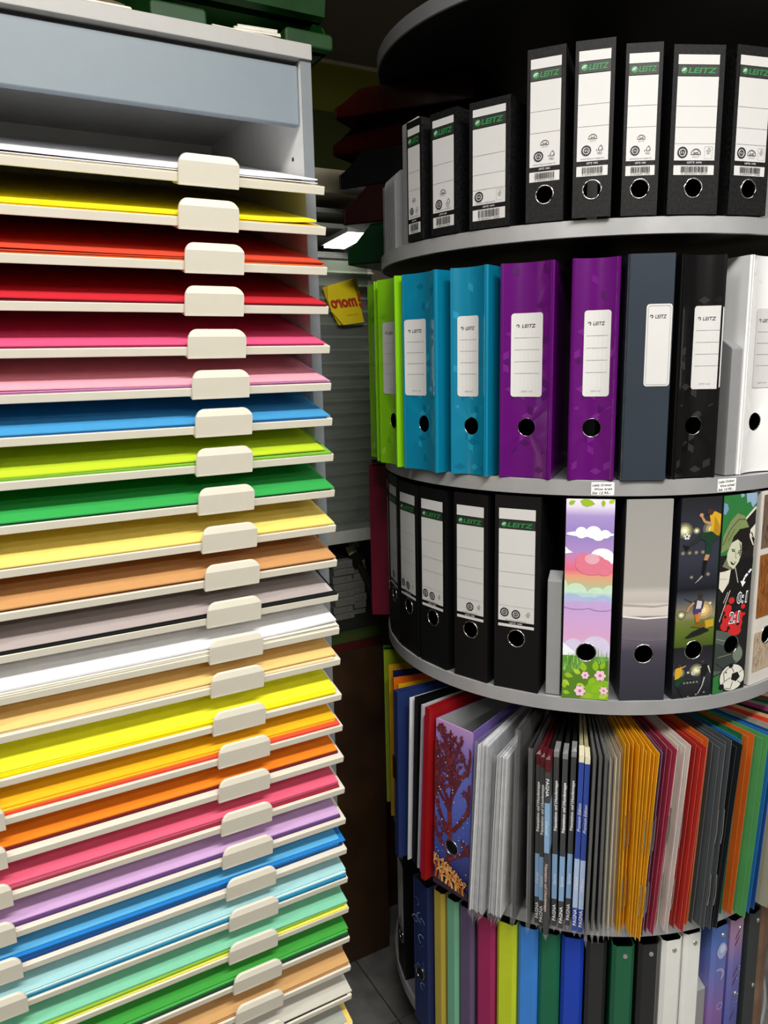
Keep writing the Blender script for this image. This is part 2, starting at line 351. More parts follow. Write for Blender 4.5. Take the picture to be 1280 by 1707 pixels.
# each shelf, from its board up: (colour words, rgb, thickness mm, set-back from shelf edge mm, short of right end mm, wave mm)
SH = [
 [('beige', (222, 200, 165), .6, 3, 14, .5), ('white', (236, 236, 240), 1.2, 3, 10, .8), ('bright white', (244, 244, 250), 1.6, 5, 9, 1.5)],
 [('orange yellow', (238, 190, 40), .8, 2, 10, .4), ('lemon yellow', (244, 232, 30), 2.8, 3, 14, 1.2)],
 [('orange', (236, 112, 45), 1.6, 2, 5, .5), ('orange red', (222, 74, 44), 1.2, 1, 3, .8), ('bright orange red', (228, 78, 52), 1.0, 3, 6, 1.2)],
 [('wine red', (116, 22, 40), 1.3, 1, 4, .4), ('signal red', (206, 40, 52), 1.6, 2, 4, 1.6)],
 [('dark magenta', (140, 34, 80), 1.2, 2, 9, .3), ('rose pink', (228, 88, 132), 1.4, 3, 6, .8)],
 [('mauve', (184, 116, 156), 1.4, 1, 6, .3), ('violet edged pink', (202, 140, 196), .6, 1, 1, .5), ('pale pink', (238, 166, 182), 1.4, 3, 7, .8)],
 [('deep blue', (36, 96, 158), 1.4, 2, 9, .4), ('sky blue', (70, 154, 208), 1.4, 2, 3, 1.6)],
 [('grass green', (122, 176, 62), 2.2, 2, 3, .4), ('lime green', (192, 216, 46), 1.8, 5, 12, 2.0)],
 [('bottle green', (16, 74, 58), 2.0, 2, 6, .5), ('bright green', (54, 168, 80), 1.6, 1, 2, 1.6)],
 [('pale brown', (190, 150, 80), .8, 3, 12, .3), ('pastel yellow', (244, 222, 120), 1.8, 2, 2, .8)],
 [('dark brown', (110, 66, 36), 1.6, 3, 6, .8), ('tan', (204, 152, 98), 1.8, 2, 2, 1.4)],
 [('black', (20, 20, 22), 1.8, 1, 2, .2), ('pale grey', (186, 184, 184), .7, 8, 6, .2), ('mauve grey', (176, 164, 162), .9, 5, 13, .3)],
 [('ivory', (228, 222, 200), 2.2, 1, 0, .8), ('off white', (234, 230, 216), 1.6, 2, 3, 1.2), ('pure white', (246, 246, 250), 2.8, 4, 5, 2.4)],
 [('oatmeal', (226, 204, 160), 1.8, 4, 10, .6), ('chamois', (242, 202, 128), 1.8, 5, 5, 1.8)],
 [('golden yellow', (252, 214, 0), 2.6, 4, 12, .4), ('canary yellow', (250, 240, 20), 2.0, 5, 10, .8), ('bright yellow', (250, 246, 52), 2.0, 7, 8, .4)],
 [('coral red', (232, 80, 56), 3.8, 4, 5, .3), ('amber', (248, 190, 44), 2.9, 7, 10, .4), ('sunflower yellow', (250, 186, 30), 2.3, 9, 9, .6)],
 [('maroon', (104, 22, 34), 3.8, 10, 6, .4), ('bright orange', (244, 134, 32), 2.3, 12, 7, .4)],
 [('wine', (150, 34, 56), 2.6, 6, 8, .3), ('dusty rose', (170, 80, 100), 2.3, 7, 8, .4), ('raspberry pink', (234, 98, 128), 2.0, 10, 8, .4)],
 [('dark violet', (88, 58, 112), 4.1, 7, 8, .3), ('lilac', (204, 166, 212), 2.0, 10, 8, .5)],
 [('navy blue', (20, 66, 126), 4.1, 7, 4, .3), ('medium blue', (62, 142, 196), 3.2, 10, 11, .5), ('royal blue', (28, 122, 198), 1.2, 9, 0, .3), ('bright sky blue', (92, 176, 226), 1.7, 14, 9, .4)],
 [('petrol blue', (26, 122, 162), 4.6, 3, 3, .3), ('ice blue', (196, 232, 234), 2.9, 5, 2, .5), ('pale aqua', (166, 212, 216), 1.4, 7, 1, .3)],
 [('straw yellow', (224, 216, 84), 1.3, 3, 2, .3), ('olive green', (146, 180, 48), 3.5, 5, 6, .5), ('mint green', (130, 204, 170), 2.9, 8, 1, 1.0)],
 [('dark green', (24, 62, 42), 4.3, 3, 2, .3), ('leaf green', (72, 170, 76), 3.2, 5, 2, .6), ('fresh green', (64, 160, 62), 1.7, 8, 0, .5)],
 [('brown kraft', (170, 124, 76), 1.8, 3, 3, .4), ('kraft', (206, 162, 106), 1.8, 5, 1, .6)],
 [('soft black', (26, 24, 30), 2.0, 3, 8, .4), ('light grey', (202, 198, 188), 2.0, 5, -1, .8)],
 [('cream yellow', (240, 206, 112), 1.2, 3, 0, .2), ('grey', (168, 172, 162), 1.6, 5, 9, .3)],
]
NU, NB = 20, 4
for i, st in enumerate(SH):
    z = .0112                                               # measured square to the sloping board
    for k, (cw, c, th, fb, fr, wv) in enumerate(st):
        rn = random.Random(i*10+k); th *= .001; wv *= .001
        rn2 = [rn.uniform(0, 6.3) for _ in range(4)]
        u1 = -fr*.001; u0 = -W+.004+rn.uniform(0, .004); b0 = fb*.001; b1 = DEP-.01
        skew = rn.uniform(-.0012, .0012)
        m = MB(); g = {}
        for a in range(NU+1):
            for bb in range(NB+1):
                tu = a/NU; tb_ = bb/NB; uu = u0+(u1-u0)*tu; vv = b0+(b1-b0)*tb_+skew*(1-tb_)*(tu-.5)*4
                # the front edges of loose sheets ride up a little here and there
                lift = wv*(1-tb_)**3*(.5+.5*math.sin(tu*7+rn2[0]))*(.5+.5*math.sin(tu*3.1+rn2[1]))
                if i == 12 and k == 2: lift += .004*max(0, tu-.88)/.12*(1-tb_)**2
                if i == 1 and k == 1: lift += .0035*max(0, tu-.93)/.07*(1-tb_)**4
                if i == 0 and k == 2: lift += .002*max(0, tu-.9)/.1*(1-tb_)**2
                g[a, bb] = len(m.v); m.v += [(uu, vv, lift), (uu, vv, lift*(1.0)+th)]
        for a in range(NU):
            for bb in range(NB):
                p = [g[a, bb], g[a+1, bb], g[a+1, bb+1], g[a, bb+1]]
                m.f.append(tuple(q+1 for q in p)); m.f.append(tuple(reversed(p))); m.m += [0, 0]
        def side(seq):
            for p, q in zip(seq[:-1], seq[1:]): m.f.append((p, q, q+1, p+1)); m.m.append(0)
        side([g[a, 0] for a in range(NU+1)]); side([g[NU, b] for b in range(NB+1)]); side([g[a, NB] for a in reversed(range(NU+1))]); side([g[0, b] for b in reversed(range(NB+1))])
        o = part('paper_stack', m, paper(c), None, UB(0, -math.sin(TILT)*z, SZ[i]+math.cos(TILT)*z), (TILT, 0, AZ))
        sh = ORD[i]+' shelf'
        if k == len(st)-1: lb = '%s paper on top of the pile, %s of the rack' % (cw, sh)
        elif k == 0: lb = '%s paper at the bottom of the pile, %s of the rack' % (cw, sh)
        else: lb = '%s paper inside the pile, %s of the rack' % (cw, sh)
        tag(o, lb, 'paper', 'coloured paper on the rack shelves')
        z += th+.0003+wv

# ------------------------------------------------------------------ carousel
car = thing('binder_carousel', 'round revolving shop stand with grey rimmed shelves holding binders and folders', 'display stand', (CX, CY, 0))
for k in 'ABCDEF':
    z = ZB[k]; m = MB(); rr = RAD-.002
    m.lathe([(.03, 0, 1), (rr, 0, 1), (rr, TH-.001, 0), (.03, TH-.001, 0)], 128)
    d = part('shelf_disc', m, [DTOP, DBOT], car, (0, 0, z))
    m = MB(); m.lathe([(rr-.0005, -.0004, 0), (RAD, .0006, 0), (RAD, TH-.0006, 0), (rr-.003, TH+.0004, 0)], 160)
    part('rim_band', m, RIM if k != 'A' else mat('dimmed_silver_edging', (120, 120, 122), .4, metal=.2), d, smooth=35)  # top rim greyer, the weaker light on it put into its colour
m = MB(); m.lathe([(.001, 0, 0), (.05, 0, 0), (.05, 1.78, 0), (.001, 1.78, 0)], 32)
part('centre_column', m, mat('dark_column_steel', (46, 46, 48), .4, metal=.6), car, (0, 0, .16), smooth=40)
m = MB(); m.lathe([(.001, 0, 0), (.30, 0, 0), (.31, .02, 0), (.31, .11, 0), (.001, .11, 0)], 64)
part('base_plinth', m, mat('black_plinth', (24, 24, 25), .5), car, (0, 0, .005), smooth=40)
m = MB(); m.lathe([(.001, 0, 0), (.12, 0, 0), (.12, .04, 0), (.001, .04, 0)], 48)
part('turntable', m, mat('dark_column_steel', (46, 46, 48), .4, metal=.6), car, (0, 0, .113), smooth=40)
def divider_mesh(w=.0225, h=.188, dep=.19):
    m = MB(); prof = [(0, 0), (dep, 0), (dep, h*.72), (dep*.4, h*.97), (.02, h+.012), (0, h)]
    wi = .45
    L_ = [(-w/2*(1-(1-wi)*y/dep), y, z) for y, z in prof]; R_ = [(w/2*(1-(1-wi)*y/dep), y, z) for y, z in prof]
    n = len(prof); m.v += L_+R_
    m.f.append(tuple(reversed(range(n)))); m.m.append(0); m.f.append(tuple(range(n, 2*n))); m.m.append(0)
    for i in range(n):
        j = (i+1) % n; m.f.append((i, j, n+j, n+i)); m.m.append(0)
    return m.mesh('divider', DIVID)
div_me = divider_mesh()
for k, a, r in (('B', -65.3, .386), ('C', 19.0, .382), ('D', -20.6, .386), ('E', -25.4, .384), ('F', -64.5, .386), ('F', 21.2, .38), ('C', 64, .386), ('D', 66, .386), ('B', 62, .386)):
    p = PO(r, a); dv = link('divider', div_me, car, (p[0]-CX, p[1]-CY, ZT[k]), (0, 0, R(a))); bevel(dv, .0015, 2)
    if k == 'E': dv.scale = (.46, 1, 1)
    if k == 'C' or a == 21.2: dv.scale = (.84, 1, 1)
# hand-written price labels stuck on the rim of the shelf that carries the coloured binders
HAND = mat('blue_black_pen', (40, 42, 60), .6)
for a, lines in ((-10.8, ('Leitz Ordner', 'Wow breit', 'Stk 12.95,-')), (16.9, ('Leitz Ordner', 'Wow schmal', 'Stk 10.95,-'))):
    rn = random.Random(int(a)); c = (lambda x: RAD-math.sqrt(RAD*RAD-x*x))
    p = Print(c, .0005); p.poly(rrect(-.0165, .0165, -.0098, .0098, .0015), 0, 0)
    for k, t in enumerate(lines): p.text(t, (-.001, .001, -.002)[k], .0058-.0060*k, .0038, 1, 2, width=(.028, .026, .027)[k], shear=.25, rot=2, bold=.015)
    q = PO(RAD, a)
    part('price_label', p, [WLAB2, HAND], car, (q[0]-CX, q[1]-CY, ZB['C']+TH/2), (0, 0, R(a)), fix=False, label='small white price label hand-written in pen')

# ------------------------------------------------------------------ binders
def spine_plate(w, h, t, hole=None, curve=None, N=8):
    """board in the xz plane with an optional round hole right through it"""
    c = curve or (lambda x: 0.); m = MB()
    def strip(z0, z1):
        for k in range(N):
            a, b = -w/2+w*k/N, -w/2+w*(k+1)/N
            m.face([(a, c(a), z0), (b, c(b), z0), (b, c(b), z1), (a, c(a), z1)], 0)
            m.face([(a, c(a)+t, z1), (b, c(b)+t, z1), (b, c(b)+t, z0), (a, c(a)+t, z0)], 1)
    def edge(z0, z1):
        for x in (-w/2, w/2): m.face([(x, c(x), z0), (x, c(x), z1), (x, c(x)+t, z1), (x, c(x)+t, z0)], 0)
    for z in (0, h):
        for k in range(N):
            a, b = -w/2+w*k/N, -w/2+w*(k+1)/N; m.face([(a, c(a), z), (a, c(a)+t, z), (b, c(b)+t, z), (b, c(b), z)], 0)
    if not hole: strip(0, h); edge(0, h)
    else:
        hz, hr = hole; zh = min(w/2, hz-.002); z0, z1 = hz-zh, hz+zh; strip(0, z0); strip(z1, h); edge(0, z0); edge(z0, z1); edge(z1, h)
        sq = [(-w/2+w*k/N, z0) for k in range(N)]+[(w/2, z0+2*zh*k/N) for k in range(N)]+[(w/2-w*k/N, z1) for k in range(N)]+[(-w/2, z1-2*zh*k/N) for k in range(N)]
        ci = [(hr*math.cos(math.atan2(z-hz, x)), hz+hr*math.sin(math.atan2(z-hz, x))) for x, z in sq]; n = len(sq)
        for k in range(n):
            j = (k+1) % n; A, B, C_, D = sq[k], sq[j], ci[j], ci[k]
            m.face([(q[0], c(q[0]), q[1]) for q in (A, B, C_, D)], 0); m.face([(q[0], c(q[0])+t, q[1]) for q in (D, C_, B, A)], 1)
            m.face([(D[0], c(D[0]), D[1]), (C_[0], c(C_[0]), C_[1]), (C_[0], c(C_[0])+t, C_[1]), (D[0], c(D[0])+t, D[1])], 0)
    return m
def side_boards(root, w, h, dep, cov, ch=0., taper=.42, t=.0022, y0=0., inside=DARK):
    for s in (-1, 1):
        m = MB(); x0 = s*w/2; x1 = s*w/2*taper; pts = []
        if ch: pts = [(s*(w/2-ch), y0), (x0, y0+ch)]
        else: pts = [(x0, y0)]
        outer = pts+[(x1, dep)]; inner = [(x-s*t, y+(t*.6 if k == 0 and ch else 0)) for k, (x, y) in enumerate(outer)]
        n = len(outer)
        for k in range(n-1):
            a, b = outer[k], outer[k+1]; ia, ib = inner[k], inner[k+1]
            m.face([(*a, 0), (*b, 0), (*b, h), (*a, h)], 0); m.face([(*ia, 0), (*ia, h), (*ib, h), (*ib, 0)], 1)
            m.face([(*a, h), (*b, h), (*ib, h), (*ia, h)], 0); m.face([(*a, 0), (*ia, 0), (*ib, 0), (*b, 0)], 0)
        m.face([(*outer[-1], 0), (*inner[-1], 0), (*inner[-1], h), (*outer[-1], h)], 0); m.face([(*outer[0], 0), (*outer[0], h), (*inner[0], h), (*inner[0], 0)], 0)
        part('cover_board', m, [cov, inside], root)
def ring_mesh(r, rt):
    m = MB(); m.tube([(r*math.cos(2*math.pi*k/28), 0, r*math.sin(2*math.pi*k/28)) for k in range(28)], rt, 8, 0, True)
    me = m.mesh('finger_ring', CHROME); me.polygons.foreach_set('use_smooth', [True]*len(me.polygons)); return me
RINGM = {}
def add_ring(root, hz, r, rt=.0011, y=0.):
    key = (r, rt)
    if key not in RINGM: RINGM[key] = ring_mesh(r, rt)
    link('finger_ring', RINGM[key], root, (0, y, hz))
def shape_root(name, label, cat, r, a, z, group, lean=0., yaw=0., back=0.):
    o = thing(name, label, cat, PO(r, a, z+.001), (R(back), R(lean), R(a+yaw)), group); o.rotation_mode = 'XYZ'
    return o

def eco(p, x, z, s, mi):                       # round eco seal
    p.ring(x, z, s*.72, s, mi, 2, 20); p.ring(x, z, s*.32, s*.5, mi, 2, 14); p.line(x, z-s*.45, x, z+s*.2, s*.2, mi, 2)
def tree(p, x, z, s, mi, txt=True):            # forest seal: tick and tree outline
    pts = [(-.1, -.5), (-.1, -.2), (-.5, -.15), (-.3, .1), (-.42, .15), (-.1, .7), (.2, .95), (.5, .6), (.62, .15), (.5, .1), (.72, -.15), (.2, -.2), (.2, -.5)]
    for a, b in zip(pts[:-1], pts[1:]): p.line(x+a[0]*s, z+a[1]*s, x+b[0]*s, z+b[1]*s, s*.12, mi, 2)
    p.line(x-.95*s, z-.05*s, x-.7*s, z-.4*s, s*.12, mi, 2)
    if txt: p.text('FSC', x, z-s*.95, s*.55, mi, 2)
def arcseal(p, x, z, s, mi):                   # arch over a little house
    p.ring(x, z, s*.88, s, mi, 2, 14, 10, 170); p.line(x-s, z, x+s, z, s*.1, mi, 2)
    for q in (-.4, .4): p.line(x+q*s, z, x+q*s*.8, z+.55*s, s*.09, mi, 2)
    p.line(x-.3*s, z+.2*s, x+.3*s, z+.35*s, s*.09, mi, 2); p.text('made in EU', x, z-s*.4, s*.22, mi, 2)
def logo(p, x0, x1, zc, hh, mg, mw):
    """ball and lettering filling x0..x1"""
    rb = hh*.62; p.poly(circ(x0+rb, zc, rb), mg, 2)
    p.ring(x0+rb*1.15, zc-rb*.2, rb*.15, rb*.32, mw, 3, 10, 40, 200); p.ring(x0+rb*1.3, zc-rb*.5, rb*.85, rb*1.05, mw, 3, 10, 70, 170)
    p.text('LEITZ', (x0+2.15*rb+x1)/2, zc, hh, mg, 2, width=x1-x0-2.3*rb, shear=.2, bold=.03)
def barcode(p, x0, x1, z0, z1, mi, seed):
    rn = random.Random(seed); x = x0
    while x < x1:
        q = rn.choice((.0004, .0006, .001)); p.poly(rect(x, min(x+q, x1), z0+(z1-z0)*.22, z1), mi, 2); x += q+rn.choice((.0004, .0005, .0009))
    p.text('4 002432 10%d' % (seed % 90+10), (x0+x1)/2, z0+(z1-z0)*.06, (z1-z0)*.17, mi, 2, width=x1-x0)
LM = [WLAB, INK, INKG, LGREEN, LDARK, WHITEI, WLAB2]
def lever_binder(label, r, a, z, w, h, style, group, seed, dep=.22, cov=BLKB, yaw=0., icons='wide'):
    o = shape_root('lever_arch_binder', label, 'binder', r, a, z, group, yaw=yaw)
    hf = {'a5': .84, 'flat': None, 'a4': .727}[style]; hr = {'a5': .0118, 'flat': 0, 'a4': .0135}[style]
    part('spine', spine_plate(w, h, .0024, (h*(1-hf), hr) if hf else None), [cov, DARK], o)
    side_boards(o, w, h, dep, cov, taper=.4, y0=.0005)
    if hf: add_ring(o, h*(1-hf), hr+.0006, .0012)
    Z = lambda f: h*(1-f)
    x0, x1 = (-w*.41, w*.39); wl = x1-x0; xc = (x0+x1)/2
    lab = Print(None, .0005)
    if style == 'a4': st = [(.064, .118), (.167, .64), (.656, .671)]; lg = (.122, .166); ln = (.29, .385, .462); nar = False
    elif style == 'a5': st = [(.058, .114), (.184, .675), (.704, .762)]; lg = (.118, .18); ln = (.355, .478) if icons == 'narrow' else (.355, .478, .575)
    else: st = [(.06, .118), (.212, .81), (.847, .935)]; lg = (.124, .206); ln = (.42, .57) if icons == 'narrow' else (.42, .57, .69)
    for a_, b_ in st: lab.poly(rect(x0, x1, Z(b_), Z(a_)), 0, 0)
    lp = part('spine_label', lab, LM, o, fix=False)
    p = Print(None, .0008)
    p.poly(rect(x0, x1, Z(lg[1]), Z(lg[0])), 4, 0)
    hh = h*(lg[1]-lg[0])*.52; logo(p, x0+wl*.07, x1-wl*.05, Z((lg[0]+lg[1])/2), hh, 3, 5)
    for q in ln: p.line(x0, Z(q), x1, Z(q), .0004, 2, 1)
    zi = {'a4': .585, 'a5': .627 if icons != 'narrow' else .615, 'flat': .745}[style]; s = min(.0072, wl*.16)
    if style == 'a4':
        p.line(x0, Z(.56), x1, Z(.56), .0003, 2, 1)
        eco(p, xc, Z(.6), s, 1)
        if w > .07: eco(p, xc-wl*.32, Z(.595), s, 1)
        p.ring(xc+wl*.34, Z(.6), .0001, .0002, 1); tree(p, xc+wl*.34, Z(.593), s*.55, 1); p.text('www.blauer-engel.de/uz14a', xc, Z(.633), .0018, 1, 2, width=wl*.6)
    elif icons == 'narrow':
        arcseal(p, xc, Z(zi-.065*(.22/h if style == 'flat' else 1)), s*.9, 1); eco(p, xc-wl*.2, Z(zi), s, 1); tree(p, xc+wl*.24, Z(zi-.003), s*.8, 1)
        p.text('www.blauer-engel.de', xc, Z(zi+.046), .0016, 1, 2, width=wl*.75)
    else:
        eco(p, xc-wl*.3, Z(zi), s, 1)
        if style == 'a5': arcseal(p, xc+wl*.03, Z(zi+.012), s, 1)
        x = xc+wl*.34; tree(p, x, Z(zi-.01), s*.5, 1)
        for q in ((x-s*.75, -s), (x+s*.75, -s)): p.line(q[0], Z(zi)-s*1.1, q[0], Z(zi)+s, .0002, 1, 1)
        for q in (-1.1, 1): p.line(x-s*.75, Z(zi)+s*q, x+s*.75, Z(zi)+s*q, .0002, 1, 1)
        p.text('www.blauer-engel.de/uz14a', xc-wl*.1, Z(zi+.05), .0017, 1, 2, width=wl*.6)
    nm = 'LEITZ 1080' if style == 'a4' else ('LEITZ 1050' if icons == 'narrow' else 'LEITZ 1070')
    zt = {'a4': .648, 'a5': .688, 'flat': .828}[style]; p.text(nm, xc, Z(zt), .0024, 5, 2, width=wl*.36)
    if style != 'a4': barcode(p, xc-wl*.32, xc+wl*.34, Z(st[2][1]-.006), Z(st[2][0]+.006), 1, seed)
    part('label_print', p, LM, lp, fix=False)
    return o

G1 = 'black lever arch binders on the upper shelf'
lever_binder('short narrow black binder beside the grey ribbed pack, upper shelf', .395, -58.9, ZT['B'], .042, .181, 'flat', G1, 11, dep=.19, icons='narrow')
lever_binder('short black binder, middle of the three short ones on the upper shelf', .395, -48.6, ZT['B'], .0552, .1775, 'flat', G1, 12, dep=.19, icons='narrow')
lever_binder('short wide black binder, broadest of the three short ones without finger hole', .395, -36.4, ZT['B'], .0668, .175, 'flat', G1, 13, dep=.19)
lever_binder('tall narrow black binder with finger ring next to the short wide binder', .395, -24.3, ZT['B'], .0529, .226, 'a5', G1, 14, icons='narrow')
lever_binder('tall narrow black binder standing furthest forward over the upper rim', .402, -14.9, ZT['B'], .0516, .224, 'a5', G1, 15, icons='narrow')
lever_binder('tall narrow black binder left of the wide one, upper shelf', .395, -5.7, ZT['B'], .0482, .217, 'a5', G1, 16, icons='narrow')
lever_binder('tall wide black binder with finger ring on the upper shelf', .395, 4.9, ZT['B'], .0712, .213, 'a5', G1, 17)
lever_binder('tall black binder at the right end of the upper shelf', .395, 17.2, ZT['B'], .064, .215, 'a5', G1, 18)
G3 = 'black lever arch binders on the shelf below the coloured ones'
lever_binder('black binder seen edge-on beside the crimson one', .39, -88.6, ZT['D'], .062, .318, 'a4', G3, 21, cov=BLKP)
lever_binder('black binder seen at a sharp angle, second after the crimson one', .39, -77.4, ZT['D'], .068, .318, 'a4', G3, 22, cov=BLKP)
lever_binder('black binder third after the crimson one, label turned left', .39, -65.8, ZT['D'], .0735, .314, 'a4', G3, 23, cov=BLKP)
lever_binder('black binder fourth after the crimson one, label half turned', .39, -54.2, ZT['D'], .0705, .314, 'a4', G3, 24, cov=BLKP)
lever_binder('black binder second left of the grey divider, one seal on its label', .39, -41.5, ZT['D'], .066, .315, 'a4', G3, 25, cov=BLKP)
lever_binder('black binder with three seals beside the grey divider', .39, -29.3, ZT['D'], .0743, .318, 'a4', G3, 26, cov=BLKP)
lever_binder('black binder on the lowest shelf, nearest the floor tiles', .39, -77, ZT['F'], .055, .312, 'a4', 'binders on the lowest shelf', 27, cov=BLKP)

# coloured glossy binders with a hollow spine
def gloss(name, c): return mat(name, c, .22, spec=.5, var=.03, vs=12, coat=.4 if max(c) > 60 else .12)
def hexprint(p, w, h, mi, seed, dens):
    """embossed rhombus stars, thick in the middle and thinning out"""
    rn = random.Random(seed); s = .027; row = 0; z = .012
    while z < h-.01:
        x = -w/2+.002+(row % 2)*s*.87
        while x < w/2-.004:
            pr = max(.12, dens*(1.5-abs(z/h-.36)*3.0)); 
            for k in range(6):
                if rn.random() < pr:
                    a0, a1 = R(30+60*k), R(90+60*k); g = .86*s*.5
                    q = [(x+.08*g*math.cos((a0+a1)/2), z+.08*g*math.sin((a0+a1)/2)), (x+g*math.cos(a0), z+g*math.sin(a0)), (x+1.72*g*math.cos((a0+a1)/2), z+1.72*g*math.sin((a0+a1)/2)), (x+g*math.cos(a1), z+g*math.sin(a1))]
                    mx, mz = sum(t[0] for t in q)/4, sum(t[1] for t in q)/4; q = [(max(-w/2+.001, min(w/2-.001, mx+(t[0]-mx)*.92)), mz+(t[1]-mz)*.92) for t in q]
                    if abs(mx) < w/2-.004 and .004 < min(t[1] for t in q) and max(t[1] for t in q) < h-.003: p.poly(q, mi+(k % 2), 0)
            x += s*1.74
        z += s*1.5; row += 1
def wow_binder(label, r, a, w, h, cname, c, c2, c3, seed, group, lab=(.072, .195), labw=.046, labx=0., plain=False, hole=.0135, dens=.8, inner=False, edge=None, yaw=0., lab_lines=True, flat=False):
    o = shape_root('curved_spine_binder' if not flat else 'plastic_binder', label, 'binder', r, a, ZT['C'], group, yaw=yaw)
    d = 0 if flat else .0105
    cur = None if flat else (lambda x: d*(1-min(1, (2*x/w)**2)))
    M = gloss(cname, c)
    hz = h*.242
    part('spine', spine_plate(w, h, .002, (hz, hole) if hole else None, cur), [M, DARK], o, smooth=30)
    side_boards(o, w+.004, h, .22, M, taper=.4, y0=0, ch=.004)
    if hole: add_ring(o, hz, hole, .0005, (cur(0) if cur else 0)+.0003)
    if not plain:
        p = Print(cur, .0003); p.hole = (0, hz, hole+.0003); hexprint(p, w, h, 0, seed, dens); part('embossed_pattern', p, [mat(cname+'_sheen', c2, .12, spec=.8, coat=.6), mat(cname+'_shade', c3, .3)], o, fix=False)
    p = Print(cur, .0009); x0, x1 = labx-labw/2, labx+labw/2; p.poly(rrect(x0, x1, h-lab[1]*h/.318, h-lab[0]*h/.318, .0045), 0, 0)
    lp = part('spine_label', p, LM, o, fix=False)
    p = Print(cur, .0012); zt = h-lab[0]*h/.318; zb = h-lab[1]*h/.318; H = zt-zb; xc = (x0+x1)/2
    p.text('LEITZ', xc+.0022, zt-H*.15, .005, 1, 1, width=labw*.44, shear=.15, bold=.01); p.ring(xc-labw*.3, zt-H*.15, .0013, .0024, 1, 1, 10, -90, 180)
    if lab_lines:
        for k in range(4): p.line(x0+labw*.1, zt-H*(.29+.142*k), x1-labw*.1, zt-H*(.29+.142*k), .00045, 2, 1)
        p.text('LEITZ 1106', xc, zb+H*.065, .0022, 2, 1, width=labw*.38)
    if inner:
        q = rrect(x0+.0025, x1-.0025, zb+.0025, zt-.0025, .003)
        for s, t in zip(q, q[1:]+q[:1]): p.line(*s, *t, .0004, 2, 1)
    part('label_print', p, LM, lp, fix=False)
    return o
G2 = 'coloured binders on the eye-level shelf'
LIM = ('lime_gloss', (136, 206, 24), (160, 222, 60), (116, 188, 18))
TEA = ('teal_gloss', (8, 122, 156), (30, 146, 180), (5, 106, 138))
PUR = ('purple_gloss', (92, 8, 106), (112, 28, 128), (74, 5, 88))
wow_binder('lime green binder behind the other lime one, at the far left', .42, -80, .07, .316, *LIM, 31, G2, dens=.3, labw=.036)
wow_binder('bright lime green binder in front, beside the blue teal binder', .42, -67.2, .074, .316, *LIM, 32, G2, dens=.3, labx=-.004)
wow_binder('wide teal blue binder next to the lime green binders', .415, -54.3, .0835, .316, *TEA, 33, G2, labx=-.015, dens=.75)
wow_binder('narrower teal blue binder next to the wide purple binder', .405, -40.8, .0645, .316, *TEA, 34, G2, labw=.037, labx=-.004, dens=.75)
wow_binder('wide purple binder with a broad label beside the teal binders', .395, -27.8, .0774, .316, *PUR, 35, G2, labw=.048, dens=.8)
wow_binder('narrow purple binder beside the plain dark grey binder', .395, -13.5, .0627, .316, *PUR, 36, G2, labw=.037, labx=.004, dens=.8)
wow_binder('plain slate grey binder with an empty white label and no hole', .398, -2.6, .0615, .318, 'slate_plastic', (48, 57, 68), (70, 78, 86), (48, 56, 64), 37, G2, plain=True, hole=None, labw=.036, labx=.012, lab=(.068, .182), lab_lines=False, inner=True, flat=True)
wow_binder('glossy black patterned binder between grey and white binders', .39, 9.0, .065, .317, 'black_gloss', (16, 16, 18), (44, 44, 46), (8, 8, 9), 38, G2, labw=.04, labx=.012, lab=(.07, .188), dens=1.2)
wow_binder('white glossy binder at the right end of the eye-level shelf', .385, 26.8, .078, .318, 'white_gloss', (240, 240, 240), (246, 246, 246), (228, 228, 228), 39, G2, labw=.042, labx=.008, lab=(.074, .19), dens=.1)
# small dark rivet hole in the left cover of the white binder

# ------------------------------------------------------------------ picture binders
def mapper(w, h, tl, tr, bl, br):
    """spine corner points of a flat drawing -> spine metres"""
    def f(x, y):
        v = (y-(tl[1]+tr[1])/2)/((bl[1]+br[1])/2-(tl[1]+tr[1])/2)
        a = tl[0]+(bl[0]-tl[0])*v; b = tr[0]+(br[0]-tr[0])*v
        return (-w/2+w*min(1, max(0, (x-a)/(b-a))), h*(1-min(1, max(0, v))))
    return f
PIX = {}
def pm(c, rough=.4):
    if c not in PIX: PIX[c] = mat('print_%d_%d_%d' % c, c, rough, var=.03, vs=90)
    return PIX[c]
class Art(Print):
    """print whose colours are picked by rgb"""
    def __init__(s, f=None, curve=None, base=.0004): super().__init__(curve, base); s.cols = []; s.fm = f
    def ci(s, c):
        if c not in s.cols: s.cols.append(c)
        return s.cols.index(c)
    def P(s, pts, c, lay=0):
        q = [s.fm(*p) for p in pts]; s.poly(q, s.ci(c), lay)
    def C(s, x, y, r, c, lay=0, ry=None, n=18): s.P([(x+r*math.cos(2*math.pi*k/n), y+(ry or r)*math.sin(2*math.pi*k/n)) for k in range(n)], c, lay)
    def L(s, pts, wd, c, lay=0, w1=None):
        K = len(pts)-1
        for k in range(K):
            (x0, y0), (x1, y1) = pts[k], pts[k+1]; l = math.hypot(x1-x0, y1-y0) or 1; nx, ny = -(y1-y0)/l/2, (x1-x0)/l/2
            wa = wd if w1 is None else wd+(w1-wd)*k/K; wb = wd if w1 is None else wd+(w1-wd)*(k+1)/K
            s.P([(x0-nx*wa, y0-ny*wa), (x0+nx*wa, y0+ny*wa), (x1+nx*wb, y1+ny*wb), (x1-nx*wb, y1-ny*wb)], c, lay)
    def glow(s, x, y, r, cs, lay=0):
        for k, c in enumerate(cs): s.C(x, y, r*(1-k/len(cs)), c, lay+.4*k)
    def out(s, root, name='cover_print'): return part(name, s, [pm(c) for c in s.cols], root, fix=False)
